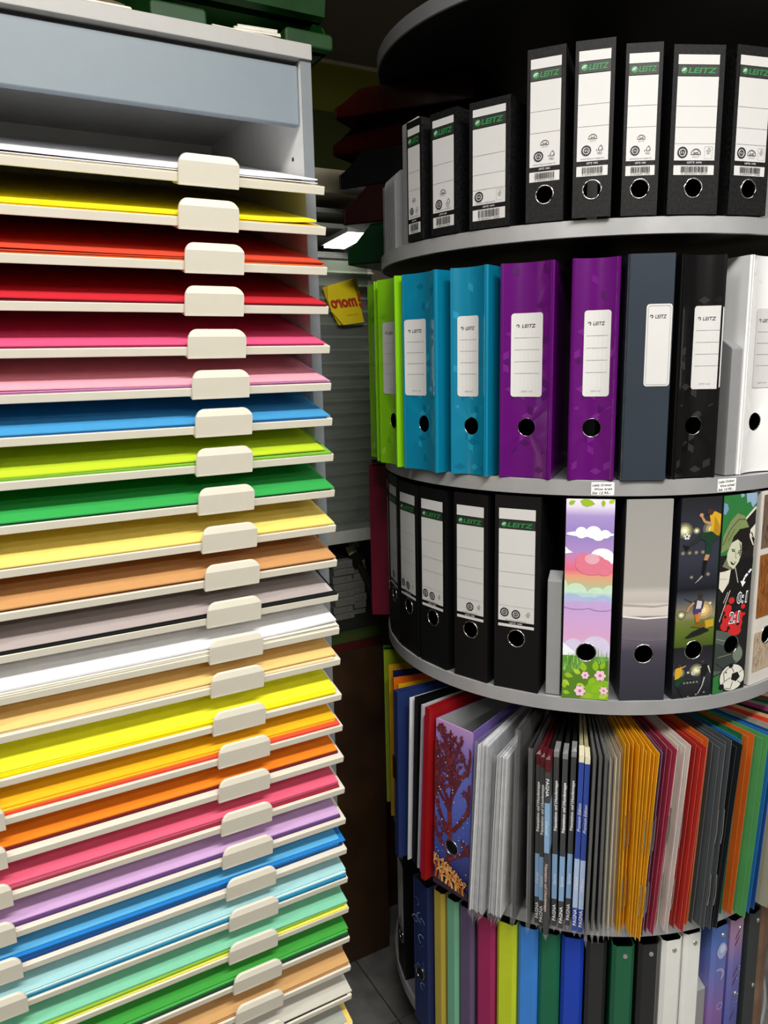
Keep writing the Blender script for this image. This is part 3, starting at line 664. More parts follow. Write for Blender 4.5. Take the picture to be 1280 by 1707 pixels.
def leaf(A, x, y, l, ang, c, lay=0, fat=.38):
    ca, sa = math.cos(R(ang)), math.sin(R(ang)); pts = []
    for t in (0, .2, .5, .8, 1): pts.append((t*l, fat*l*math.sin(math.pi*t**.8)*.8))
    for t in (.8, .5, .2): pts.append((t*l, -fat*l*math.sin(math.pi*t**.8)*.8))
    A.P([(x+a*ca-b*sa, y+a*sa+b*ca) for a, b in pts], c, lay)
def pic_root(label, r, a, w, spine_m, side_m, group, h=.318, hz=.0755, zt=None, yaw=0., lean=0., back=0., hr=.0145, inside=DARK):
    o = shape_root('picture_binder', label, 'binder', r, a, ZT['D'] if zt is None else zt, group, yaw=yaw, lean=lean, back=back)
    part('spine', spine_plate(w, h, .0024, (hz, hr)), [spine_m, inside], o); side_boards(o, w, h, .22, side_m, taper=.4, y0=.0004, inside=inside)
    add_ring(o, hz, hr+.0004, .0011); return o
G4 = 'picture binders right of the grey divider'
# meadow and clouds
w_ = .0705; bg = ramp_mat('meadow_sky_print', [(1-v, c) for v, c in [(0, (238, 230, 242)), (.035, (228, 220, 240)), (.08, (170, 150, 208)), (.17, (152, 132, 200)), (.25, (172, 142, 202)), (.3, (214, 126, 168)), (.345, (226, 108, 132)), (.375, (226, 160, 132)), (.42, (190, 186, 140)), (.47, (176, 196, 214)), (.52, (196, 162, 216)), (.6, (206, 166, 216)), (.68, (216, 166, 206)), (.76, (226, 186, 220)), (.82, (226, 212, 234)), (1, (226, 214, 234))]], .318)
o = pic_root('fairy-tale meadow binder with clouds, rainbow sky and pink flowers', .39, -13.2, w_, bg, BLKP, G4, hz=.0765)
A = Art(mapper(w_, .318, (40, 55), (428, 55), (33, 1680), (405, 1680))); A.hole = (0, .0765, .0149)
LG, YG, DGN = (150, 186, 44), (176, 202, 60), (84, 128, 34)
leaf(A, 60, 95, 60, -25, LG); leaf(A, 150, 70, 120, 10, LG); leaf(A, 335, 60, 55, 90, LG); leaf(A, 380, 80, 60, -30, YG)
WH = (244, 246, 252)
def cloud(cs, c, lay):
    for x, y, rx, ry in cs: A.C(x, y, rx, c, lay, ry, 24)
cloud([(235, 328, 192, 24), (165, 318, 48, 46), (262, 314, 62, 50), (355, 326, 42, 34), (300, 350, 46, 30)], WH, 0)
A.P([(38, 430), (70, 460), (102, 478), (38, 488)], WH)
cloud([(335, 500, 92, 62), (405, 520, 30, 40)], WH, 0); cloud([(250, 570, 128, 84), (200, 540, 76, 58), (350, 590, 66, 66)], (224, 122, 146), 1); cloud([(255, 525, 60, 42)], (226, 170, 186), 2)
cloud([(130, 800, 90, 78), (298, 820, 84, 68), (402, 800, 60, 70), (38, 770, 26, 70)], (198, 226, 200), 0); A.P([(33, 800), (415, 800), (415, 850), (33, 850)], (184, 210, 216), 1); cloud([(90, 850, 90, 42), (220, 870, 110, 40), (350, 860, 80, 46)], (172, 186, 222), 2); cloud([(140, 900, 120, 34), (330, 900, 110, 40)], (196, 166, 218), 3)
cloud([(300, 1260, 118, 110), (120, 1270, 84, 90)], (212, 204, 232), 0); A.P([(33, 1215), (80, 1250), (130, 1290), (130, 1340), (33, 1340)], (240, 244, 250), 1)
rn = random.Random(3)
A.P([(33, 1320), (405, 1320), (405, 1680), (33, 1680)], (96, 148, 52), 1.5)
for k in range(70):
    x = rn.uniform(36, 402); y = rn.uniform(1330, 1460); hgt = rn.uniform(50, 110); A.P([(x-5, y), (x+5, y), (x+rn.uniform(-18, 18), y-hgt)], rn.choice(((96, 156, 60), (128, 178, 84), (72, 130, 48), (150, 196, 110))), 2+rn.random())
A.P([(90, 1680), (60, 1480), (170, 1440), (235, 1340), (330, 1380), (405, 1340), (405, 1680)], DGN, 3); A.P([(33, 1680), (33, 1450), (120, 1500), (160, 1680)], DGN, 3)
A.P([(180, 1680), (230, 1560), (300, 1500), (405, 1520), (405, 1680)], (128, 178, 36), 3.4)
for x, y, l, g in ((300, 1440, 90, -90), (215, 1450, 85, -105), (180, 1470, 70, -150), (50, 1480, 75, 15), (40, 1530, 70, 40), (340, 1420, 70, -60), (40, 1630, 60, 10), (150, 1560, 80, 20), (60, 1600, 60, -110), (270, 1620, 110, -40), (200, 1660, 90, -10), (330, 1660, 80, -20), (250, 1560, 80, -60)): leaf(A, x, y, l, g, rn.choice((YG, LG, (140, 186, 30))), 4)
for x, y, r in ((218, 1480, 36), (338, 1475, 50), (178, 1615, 50), (368, 1600, 38)):
    A.C(x, y, r*.9, (70, 110, 30), 4.4)
    for k in range(6): A.C(x+r*.58*math.cos(R(60*k)), y+r*.58*math.sin(R(60*k)), r*.34, (246, 196, 218), 5)
    for k in range(6): A.C(x+r*.36*math.cos(R(60*k)), y+r*.36*math.sin(R(60*k)), r*.14, (240, 220, 232), 5.5)
    A.C(x, y, r*.2, (214, 110, 150), 6)
A.out(o)
# grey fog and hills
bg = ramp_mat('foggy_hills_print', [(1-v, c) for v, c in [(0, (152, 150, 148)), (.2, (160, 157, 153)), (.42, (166, 161, 156)), (.455, (196, 190, 184)), (.5, (186, 178, 174)), (.515, (214, 206, 200)), (.568, (206, 198, 192)), (.572, (124, 118, 124)), (.63, (112, 106, 114)), (.7, (96, 90, 102)), (.75, (70, 66, 80)), (.85, (58, 56, 68)), (1, (48, 48, 58))]], .318, streak=.0)
w_ = .069; o = pic_root('grey misty binder fading from pale fog to dark hills', .39, -.5, w_, bg, mat('dark_grey_cover', (44, 44, 48), .5), G4, hz=.076)
A = Art(mapper(w_, .318, (485, 165), (742, 155), (480, 1228), (720, 1225))); A.hole = (0, .076, .0149)
A.P([(484, 700), (560, 706), (650, 712), (738, 705), (738, 712), (650, 722), (560, 716), (484, 712)], (170, 162, 158)); A.P([(484, 764), (600, 776), (735, 770), (735, 778), (600, 786), (484, 772)], (232, 226, 222)); A.P([(482, 860), (600, 876), (728, 862), (728, 900), (600, 905), (482, 890)], (104, 98, 108))
A.out(o)
# football players under floodlights
w_ = .066; bg = ramp_mat('floodlit_stadium_print', [(1-v, c) for v, c in [(0, (34, 34, 38)), (.14, (48, 50, 60)), (.3, (52, 54, 68)), (.42, (36, 37, 48)), (.45, (26, 27, 34)), (.5, (74, 78, 88)), (.58, (150, 140, 110)), (.605, (112, 120, 60)), (.66, (92, 112, 44)), (.735, (70, 88, 30)), (.74, (30, 30, 36)), (.88, (46, 47, 56)), (1, (26, 26, 32))]], .318)
o = pic_root('dark football binder with players kicking under floodlights', .39, 11.3, w_, bg, mat('dark_football_cover', (26, 27, 34), .4), G4, hz=.078)
A = Art(mapper(w_, .318, (205, 118), (490, 95), (150, 1665), (437, 1620))); A.hole = (0, .078, .0149)
GL4 = [(96, 96, 84), (150, 148, 110), (212, 210, 160), (250, 250, 226)]
SK, YL, GN, BK = (186, 140, 96), (212, 166, 40), (26, 58, 42), (18, 18, 20)
A.glow(225, 345, 60, GL4); A.glow(310, 352, 26, GL4); A.glow(415, 345, 60, GL4[:3])
for k in range(4): A.glow(215+48*k, 515, 16, GL4[:2])
A.glow(280, 700, 14, GL4[:2]); A.glow(400, 685, 16, GL4[:2])
A.P([(400, 235), (440, 215), (486, 240), (480, 380), (400, 380), (415, 320)], YL, 2); A.P([(440, 250), (478, 330), (476, 400), (430, 390)], (176, 130, 30), 3)
A.C(405, 218, 24, (70, 48, 36), 3); A.L([(412, 305), (368, 290), (340, 240)], 24, SK, 3, 14); A.C(342, 238, 15, SK, 4)
A.P([(345, 372), (420, 362), (470, 410), (425, 450), (415, 540), (375, 530), (380, 440), (335, 405)], GN, 4)
A.L([(345, 395), (290, 440), (235, 470)], 34, (40, 44, 44), 3, 18); A.P([(212, 448), (262, 470), (240, 498), (226, 480)], BK, 4)
A.L([(395, 530), (378, 580)], 32, SK, 3, 26); A.L([(378, 578), (358, 700)], 30, BK, 4, 16); A.P([(300, 750), (352, 690), (362, 700), (325, 735)], (150, 150, 146), 4)
def ball(x, y, r, lay, n=5):
    A.C(x, y, r, (222, 222, 216), lay); A.C(x, y, r*.32, BK, lay+.6, n=5)
    for k in range(5): A.C(x+r*.78*math.cos(R(72*k+20)), y+r*.78*math.sin(R(72*k+20)), r*.2, BK, lay+.6, n=5)
ball(240, 390, 24, 4)
A.glow(210, 985, 34, GL4); A.glow(420, 910, 18, GL4); A.glow(370, 960, 70, [(170, 150, 110), (214, 180, 120), (250, 220, 160)])
A.C(348, 845, 18, (60, 44, 34), 3); A.P([(300, 880), (350, 862), (378, 885), (366, 950), (300, 945)], (58, 54, 66), 3); A.P([(325, 880), (360, 890), (350, 960), (312, 960)], (206, 200, 204), 3.5)
A.L([(300, 895), (262, 935), (252, 965)], 18, SK, 4, 12); A.L([(290, 890), (228, 855)], 12, (70, 66, 70), 4, 6); A.P([(292, 945), (360, 945), (352, 990), (300, 985)], (70, 60, 110), 4)
A.L([(320, 985), (325, 1050)], 26, (214, 110, 30), 5, 18); A.L([(345, 975), (336, 1040)], 20, SK, 4, 14)
A.P([(275, 1080), (330, 1058), (445, 1030), (446, 1075), (400, 1110), (330, 1090)], (120, 98, 30), 5); A.P([(380, 1040), (446, 1032), (446, 1090), (390, 1100)], (196, 158, 40), 5.5); A.P([(235, 1165), (290, 1120), (370, 1090), (420, 1120), (340, 1150), (262, 1168)], (28, 30, 26), 5)
A.glow(200, 1440, 44, GL4); A.glow(330, 1430, 52, GL4); A.glow(268, 1443, 12, GL4)
for k in range(5): A.glow(240+24*k, 1525, 10, GL4[:2])
A.C(200, 1382, 14, (70, 48, 36), 4); A.P([(172, 1405), (215, 1385), (222, 1440), (200, 1480), (168, 1490)], YL, 3); A.L([(218, 1400), (250, 1385)], 12, SK, 4, 8); A.P([(172, 1490), (225, 1470), (260, 1500), (215, 1520), (190, 1560), (165, 1530)], GN, 4); A.L([(255, 1490), (310, 1500)], 16, (44, 56, 50), 4, 9); A.L([(195, 1550), (215, 1600), (230, 1655)], 20, (30, 30, 32), 4, 8)
A.C(372, 1365, 13, (70, 60, 56), 4); A.P([(362, 1395), (415, 1385), (425, 1430), (385, 1490), (360, 1470)], (24, 24, 28), 4); A.L([(365, 1405), (330, 1420)], 10, (190, 190, 190), 5, 6); A.L([(415, 1400), (432, 1460)], 11, (200, 196, 190), 5, 6); A.L([(380, 1480), (392, 1540), (345, 1600)], 20, (44, 42, 44), 4, 9); A.L([(390, 1490), (372, 1560), (340, 1620)], 8, (200, 196, 190), 5, 5)
ball(305, 1450, 17, 5)
for k in range(4): A.glow(210+60*k, 1650-12*k, 9, GL4[:2])
A.out(o)
# boy in a hood, score and ball
w_ = .066; o = pic_root('comic football binder with hooded boy, red splash and scores', .39, 21.5, w_, mat('dark_comic_print', (34, 32, 32), .4), mat('green_comic_cover', (34, 92, 50), .4), G4, hz=.078)
A = Art(mapper(w_, .318, (500, 95), (790, 60), (450, 1610), (720, 1560))); A.hole = (0, .078, .0149)
GRN, OLV, BON = (48, 120, 62), (128, 142, 92), (226, 222, 206)
A.P([(500, 80), (790, 60), (788, 180), (700, 250), (660, 420), (560, 520), (480, 520)], GRN, 0); A.P([(640, 70), (670, 62), (676, 95), (650, 106)], (150, 176, 204), 1); A.P([(692, 70), (788, 62), (784, 150), (750, 186), (728, 140), (700, 150)], (150, 176, 204), 1); A.P([(500, 130), (530, 140), (542, 180), (515, 220), (498, 210)], (120, 150, 190), 1)
A.L([(690, 268), (784, 186)], 14, BON, 1, 22); A.P([(735, 350), (778, 310), (776, 420), (740, 400)], BON, 1); A.L([(728, 380), (765, 470)], 16, BON, 1, 8); A.L([(745, 370), (775, 430)], 10, BK, 2)
A.P([(480, 500), (500, 380), (560, 270), (620, 216), (680, 240), (722, 330), (640, 335), (590, 390), (560, 470), (500, 495)], OLV, 2); A.L([(500, 440), (560, 330), (630, 262), (690, 268)], 8, (84, 98, 60), 3); A.L([(540, 420), (600, 330)], 5, (84, 98, 60), 3)
A.P([(560, 470), (590, 385), (645, 335), (722, 340), (735, 440), (700, 500), (640, 470), (600, 420)], (30, 26, 24), 3)
A.P([(540, 500), (575, 430), (625, 410), (660, 440), (664, 510), (640, 580), (600, 630), (556, 600), (536, 550)], (206, 208, 184), 4); A.P([(640, 430), (664, 470), (660, 530), (640, 540), (648, 480)], (120, 124, 104), 5); A.P([(536, 540), (560, 600), (600, 632), (560, 628), (500, 600)], (120, 124, 100), 3.5)
A.L([(578, 490), (606, 500)], 9, BK, 5, 5); A.L([(625, 515), (652, 510)], 8, BK, 5, 4); A.L([(612, 505), (610, 545), (622, 550)], 4, (110, 112, 96), 5); A.P([(566, 566), (590, 582), (616, 574), (598, 600), (576, 592)], BK, 5); A.P([(572, 572), (592, 584), (608, 578), (594, 590)], (236, 232, 220), 6); A.L([(572, 478), (606, 486)], 5, BK, 5.5); A.L([(628, 500), (654, 496)], 5, BK, 5.5)
A.P([(470, 640), (520, 640), (575, 630), (560, 730), (510, 800), (470, 760)], BON, 3); A.L([(478, 690), (540, 700)], 3, (150, 146, 130), 4); A.P([(575, 620), (640, 600), (690, 560), (770, 560), (752, 760), (560, 1010), (470, 1080), (466, 900), (520, 780)], (26, 25, 25), 2); A.L([(575, 790), (540, 880), (490, 1020)], 5, BON, 3); A.L([(556, 800), (520, 880)], 4, BON, 3); A.L([(612, 620), (640, 740)], 7, (190, 188, 178), 3)
for x, y, r in ((575, 1010, 60), (620, 1050, 70), (560, 930, 34), (590, 870, 26), (540, 1060, 40), (650, 1000, 44), (690, 930, 20), (640, 1110, 40), (600, 1120, 36), (700, 990, 12)): A.C(x, y, r, (206, 44, 46), 3, n=11)
for x, y, r in ((540, 990, 12), (600, 960, 14), (650, 1060, 14), (570, 1080, 14)): A.C(x, y, r, (26, 25, 25), 3.5, n=7)
A.L([(752, 650), (728, 675)], 16, WH, 4); A.L([(720, 682), (700, 702)], 18, WH, 4); A.P([(660, 728), (706, 742), (678, 778)], WH, 4); A.L([(698, 704), (680, 742)], 14, WH, 4)
A.P([(456, 1080), (560, 1110), (640, 1180), (690, 1260), (690, 1340), (620, 1400), (455, 1440), (452, 1300)], (86, 96, 88), 3); A.P([(452, 1180), (600, 1240), (690, 1320), (560, 1420), (452, 1400)], (58, 66, 62), 3.5); A.L([(470, 1150), (600, 1200)], 6, (140, 150, 138), 4); A.L([(480, 1300), (600, 1290)], 5, (130, 140, 128), 4); A.C(655, 1300, 42, (116, 128, 112), 4, 60); A.L([(470, 1340), (560, 1420)], 5, (26, 28, 28), 4.5)
A.P([(450, 1450), (520, 1430), (540, 1610), (450, 1612)], GRN, 3)
A.C(612, 1480, 112, BK, 4, 112); A.C(612, 1480, 104, (228, 226, 214), 5, 104)
def penta(x, y, r, ro): A.P([(x+r*math.cos(R(72*k+ro)), y+r*math.sin(R(72*k+ro))) for k in range(5)], (26, 26, 26), 6)
penta(640, 1478, 40, 10); penta(524, 1540, 26, 30); penta(600, 1384, 22, 0); penta(700, 1545, 20, 50); penta(560, 1430, 8, 0)
for q in ([(600, 1478), (548, 1500), (530, 1520)], [(628, 1440), (612, 1404)], [(672, 1450), (704, 1430)], [(660, 1516), (690, 1540)], [(618, 1512), (600, 1570)], [(548, 1500), (540, 1430), (580, 1400)], [(600, 1570), (548, 1555)]): A.L(q, 5, (60, 58, 56), 6)
cw, cb, cr_ = A.ci(WH), A.ci(BK), A.ci((206, 44, 46))
for t, x, y in (('0:1', 680, 855), ('2:1', 615, 1000)):
    X, Z = A.fm(x, y)
    A.text(t, X, Z, .0185, cw, 6, width=.0225, shear=.12, bold=.045); A.text(t, X, Z, .017, cb, 7.5, width=.0208, shear=.12, bold=-.004)
A.out(o)
# animals
w_ = .078; o = pic_root('white animal picture binder with lion fur at the right edge', .39, 33.8, w_, mat('white_animal_print', (226, 220, 212), .4), mat('white_animal_cover', (206, 202, 196), .45), G4, hz=.078)
A = Art(); A.hole = (0, .078, .0149); rn = random.Random(8)
def fur(x0, x1, z0, z1, cs, n, l):
    A.poly(rect(x0, x1, z0, z1), A.ci(cs[0]), 0)
    for k in range(n):
        x, z = rn.uniform(x0, x1), rn.uniform(z0+l, z1); a = R(rn.uniform(-115, -65)); b = (min(x1, max(x0, x+l*math.cos(a))), max(z0, z+l*math.sin(a)))
        A.poly([(x-.0006 if x-.0006 > x0 else x0, z), b, (x+.0006, z)], A.ci(rn.choice(cs)), 1+rn.random()*2)
fur(-.034, .037, .226, .312, [(120, 98, 84), (96, 78, 66), (146, 122, 104), (70, 56, 50)], 160, .014)
fur(-.034, .037, .112, .216, [(152, 92, 42), (176, 110, 52), (116, 66, 30), (198, 138, 78)], 200, .018)
fur(-.034, .037, .022, .088, [(196, 176, 152), (176, 150, 124), (212, 196, 176), (150, 124, 100)], 120, .012)
A.C = None; A.out(o)

# ------------------------------------------------------------------ folders, sleeves and files on the shelf above the lowest
ZE = ZT['E']; FM = {}
def fm(c, rough=.5, spec=.4):
    k = ('f',)+c
    if k not in FM: FM[k] = mat('card_%d_%d_%d' % c, c, rough, spec=spec, var=.05, vs=30, bump=.03, bs=400)
    return FM[k]
def leaf_box(m, x, t, y0, y1, z0, z1, lean, h, mi=0, zback=None, pinch=.35, d=.2):
    """thin upright leaf; x at its foot, leaning sideways with height, closing up towards the axis"""
    zb = z1 if zback is None else zback
    def X(x_, y, z): return x_*(1-(1-pinch)*max(0, y)/d)+lean*z/h*(1-.5*max(0, y)/d)
    P = [(x-t/2, y0, z0), (x+t/2, y0, z0), (x+t/2, y1, z0), (x-t/2, y1, z0), (x-t/2, y0, z1), (x+t/2, y0, z1), (x+t/2, y1, zb), (x-t/2, y1, zb)]
    n = len(m.v); m.v += [(X(a, b, c), b, c) for a, b, c in P]
    for q in ((0, 3, 2, 1), (4, 5, 6, 7), (0, 1, 5, 4), (1, 2, 6, 5), (2, 3, 7, 6), (3, 0, 4, 7)): m.f.append(tuple(n+i for i in q)); m.m.append(mi)
def froot(name, label, cat, r, a, group): return thing(name, label, cat, PO(r, a, ZE+.001), (0, 0, R(a)), group)
GF = 'card folders fanned out on the shelf above the lowest'
STEEL = mat('steel_fastener', (198, 196, 190), .25, metal=.9)
def folder(label, r, a, lean, h, c, fast=0, dep=.2, open_=.0009, group=GF, t=.0006):
    o = froot('card_folder', label, 'folder', r, a, group); M = fm(c); M_LIT = fm(tuple(int(q*.78+255*.22) for q in c))  # second tint paler: light on front and top edges put into the colour
    for k, s in enumerate((-1, 1)):
        m = MB(); leaf_box(m, s*open_, t, 0 if s > 0 else .007, dep, 0, h-(0 if s > 0 else .006), lean+s*.0012, h)
        m.m[1] = m.m[2] = 1; part('leaf', m, [M, M_LIT], o)
    m = MB(); leaf_box(m, 0, .0004, .03, dep-.01, .004, h-.012, lean, h); part('pocket_sheet', m, M, o)
    if fast:
        for z0, z1 in ((.155, .215), (.045, .1)):
            m = MB(); x = (open_+.0013)*(1 if fast > 0 else -1)
            f = lambda z: x+lean*z/h
            m.tube([(f(z0), -.0006, z0), (f(z0+.02), -.0022, z0+.02), (f(z1), -.0008, z1)], .0009, 6); part('metal_fastener', m, STEEL, o)
    return o
YE = (244, 184, 20)
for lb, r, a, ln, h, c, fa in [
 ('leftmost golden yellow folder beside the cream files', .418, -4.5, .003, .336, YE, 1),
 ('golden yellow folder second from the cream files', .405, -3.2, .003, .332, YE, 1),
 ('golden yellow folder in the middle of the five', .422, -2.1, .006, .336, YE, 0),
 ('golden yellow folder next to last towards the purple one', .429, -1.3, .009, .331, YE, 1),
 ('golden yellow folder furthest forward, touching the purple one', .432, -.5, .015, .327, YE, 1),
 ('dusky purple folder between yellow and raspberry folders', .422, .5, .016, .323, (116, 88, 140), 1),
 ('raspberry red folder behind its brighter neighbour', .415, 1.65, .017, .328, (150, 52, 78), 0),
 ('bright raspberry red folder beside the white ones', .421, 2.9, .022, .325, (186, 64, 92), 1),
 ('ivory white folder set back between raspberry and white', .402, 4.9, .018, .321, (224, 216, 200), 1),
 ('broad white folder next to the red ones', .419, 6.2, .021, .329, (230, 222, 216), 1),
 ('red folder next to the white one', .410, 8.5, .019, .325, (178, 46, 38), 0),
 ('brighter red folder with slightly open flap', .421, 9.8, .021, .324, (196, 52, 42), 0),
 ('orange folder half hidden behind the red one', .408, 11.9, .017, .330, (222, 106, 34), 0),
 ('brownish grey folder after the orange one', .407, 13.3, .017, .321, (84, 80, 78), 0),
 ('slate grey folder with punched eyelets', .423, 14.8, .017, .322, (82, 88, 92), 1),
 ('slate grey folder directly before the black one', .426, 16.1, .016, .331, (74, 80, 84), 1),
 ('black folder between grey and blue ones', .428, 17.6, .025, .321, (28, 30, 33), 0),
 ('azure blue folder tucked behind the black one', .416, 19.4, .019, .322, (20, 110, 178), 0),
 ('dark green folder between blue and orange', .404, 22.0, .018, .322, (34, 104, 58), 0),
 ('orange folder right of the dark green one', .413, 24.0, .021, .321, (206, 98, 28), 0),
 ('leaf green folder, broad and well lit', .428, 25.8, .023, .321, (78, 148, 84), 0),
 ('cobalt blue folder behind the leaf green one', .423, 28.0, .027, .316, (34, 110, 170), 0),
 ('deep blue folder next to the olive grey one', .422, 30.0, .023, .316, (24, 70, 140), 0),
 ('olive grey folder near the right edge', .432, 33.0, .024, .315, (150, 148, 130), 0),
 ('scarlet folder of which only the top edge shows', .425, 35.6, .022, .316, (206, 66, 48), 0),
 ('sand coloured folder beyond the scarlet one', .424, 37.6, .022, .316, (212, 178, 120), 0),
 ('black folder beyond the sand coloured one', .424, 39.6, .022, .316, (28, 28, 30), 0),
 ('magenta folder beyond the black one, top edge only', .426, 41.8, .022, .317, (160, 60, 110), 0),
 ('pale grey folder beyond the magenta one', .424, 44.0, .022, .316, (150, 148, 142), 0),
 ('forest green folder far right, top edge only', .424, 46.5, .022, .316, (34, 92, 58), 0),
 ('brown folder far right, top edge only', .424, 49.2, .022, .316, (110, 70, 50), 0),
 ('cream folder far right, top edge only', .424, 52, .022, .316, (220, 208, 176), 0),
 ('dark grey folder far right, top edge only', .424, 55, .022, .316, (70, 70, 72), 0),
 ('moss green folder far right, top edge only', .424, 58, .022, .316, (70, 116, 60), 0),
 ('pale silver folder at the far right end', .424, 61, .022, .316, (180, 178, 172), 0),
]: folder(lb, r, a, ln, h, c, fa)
# cream and smoke grey files in film, between the display books and the yellow folders
FILM = glassy('clear_wrapping_film', (244, 244, 244), .09, .1)
SMOKE = glassy('smoky_film', (150, 150, 150), .45, .2, (120, 120, 120))
for lb, r, a, ln, h, c, k in [
 ('dark grey file in crinkled film beside the blue display books', .436, -11.7, .005, .322, (52, 52, 54), 1),
 ('charcoal file in film, second after the blue display books', .426, -10.3, .004, .317, (40, 40, 42), 1),
 ('black file in film, third after the blue display books', .424, -9.0, .003, .317, (32, 32, 34), 1),
 ('grey and cream file in film beside the cream files', .417, -7.7, .002, .315, (176, 168, 150), 0),
 ('cream file in film', .414, -6.6, .003, .318, (222, 206, 172), 0),
 ('buff file in film next to the yellow folders', .408, -5.5, .002, .322, (206, 176, 122), 0)]:
    o = froot('wrapped_file', lb, 'file', r, a, 'files in film between books and yellow folders')
    for s in (-1, 0, 1):
        m = MB(); leaf_box(m, s*.0014, .0006, .004+.003*abs(s), .2, .004, h-.01-.003*abs(s), ln, h); part('leaf', m, fm(c if s else tuple(min(255, q+18) for q in c)), o)
    m = MB(); leaf_box(m, 0, .0048, -.0012, .2, -.0, h, ln, h); m.face([(-.002, -.001, .0), (.002, -.001, 0), (.0004, -.0035, -.012)], 0); part('film_sleeve', m, FILM, o, fix=False)

# display books with printed paper band
BAND = [mat('charcoal_band', (66, 66, 68), .35), mat('light_blue_band', (134, 168, 204), .35), mat('ivory_card', (228, 222, 190), .5), mat('royal_blue_band', (50, 74, 158), .3), mat('pale_blue_band', (172, 192, 226), .35), WHITEI, mat('grey_cap', (126, 128, 130), .4), mat('maroon_card', (84, 18, 26), .5), mat('rose_ink', (214, 186, 182), .5)]
def book(label, r, a, ln, h, kind, t=.0086):
    o = froot('display_book', label, 'display book', r, a, 'display books with paper bands'); t = min(t, .0079)
    body = fm((30, 30, 32) if kind != 'blue' else (214, 206, 160)) if kind != 'red' else fm((92, 20, 28))
    m = MB()
    for s in (-1, -.33, .33, 1): leaf_box(m, s*(t/2-.0012), .0009, .003, .2, .002, h-.002, ln, h, pinch=.45)
    part('pages', m, body, o)
    p = Print(None, .0)
    X = lambda z: ln*z/h
    secs = {'grey': [(0, .165, 0), (.165, .425, 1), (.425, .97, 0), (.97, 1, 6)], 'red': [(0, .165, 0), (.165, .425, 1), (.425, .94, 0), (.94, 1, 7)], 'flip': [(0, .48, 0), (.48, .76, 1), (.76, .93, 0), (.93, 1, 7)], 'blue': [(0, .14, 3), (.14, .425, 4), (.425, .965, 3), (.965, 1, 2)]}[kind]
    m = MB()
    for a_, b_, mi in secs: leaf_box(m, 0, t, 0, .035, a_*h, b_*h, 0, h, mi, pinch=.95)
    m.v = [(x+X(z), y, z) for x, y, z in m.v]
    b = part('paper_band', m, BAND, o)
    q = Print(None, .0004)
    if kind == 'flip':
        q.text('PAGNA', 0, .845*h, .0052, 5, 0, width=.030, rot=-90, bold=.01); q.text('Casual', 0, .62*h, .004, 5, 0, width=.024, rot=-90, shear=.2); q.text('Präsentations- und Urkundenmappe', 0, .28*h, .0046, 8, 0, width=.086, rot=-90, shear=.1, bold=.02)
    elif kind == 'blue':
        q.text('PAGNA', 0, .085*h, .0055, 5, 0, width=.030, rot=90, bold=.01); q.text('Classic', 0, .285*h, .004, 5, 0, width=.024, rot=90, shear=.3); q.text('Premium Edition', 0, .66*h, .0052, 5, 0, width=.05, rot=90, shear=.4)
    else:
        q.text('PAGNA', 0, .085*h, .0055, 5, 0, width=.030, rot=90, bold=.01); q.text('Sprint' if kind == 'grey' else 'Casual', 0, .28*h, .0045, 5, 0, width=.02, rot=90, shear=.2); q.text('Präsentations- und Urkundenmappe', 0, .7*h, .0048, 5, 0, width=.088, rot=90, shear=.1, bold=.025)
    q.v = [(x+X(z), y, z) for x, y, z in q.v]
    part('band_print', q, BAND, b, fix=False)
    m = MB(); m.face([(-t/2, -.0006, .002), (t/2, -.0006, .002), (t*.1, -.003, -.007)], 0); m.face([(-t/2+X(h), -.0006, h), (t/2+X(h), -.0006, h), (t*.3+X(h), .004, h+.006)], 0); part('film_tail', m, FILM, o, fix=False)
    return o
book('dark display book with maroon top at the left end of the row', .418, -22.4, -.002, .305, 'red', .0072)
book('dark display book with maroon top, lettering partly hidden by the turned one', .425, -21.3, -.002, .305, 'red', .0066)
book('dark display book standing upside down with light blue band high up', .441, -19.95, -.002, .311, 'flip', .0085)
book('charcoal display book directly right of the upside-down one', .416, -18.6, -.002, .313, 'grey')
book('charcoal display book in front of the others, middle of the right three', .419, -17.1, .001, .313, 'grey')
book('charcoal display book next to the blue ones', .409, -15.6, .003, .313, 'grey')
book('royal blue display book beside the charcoal ones', .419, -14.1, .004, .312, 'blue')
book('royal blue display book beside the files in film', .421, -12.85, .004, .311, 'blue')
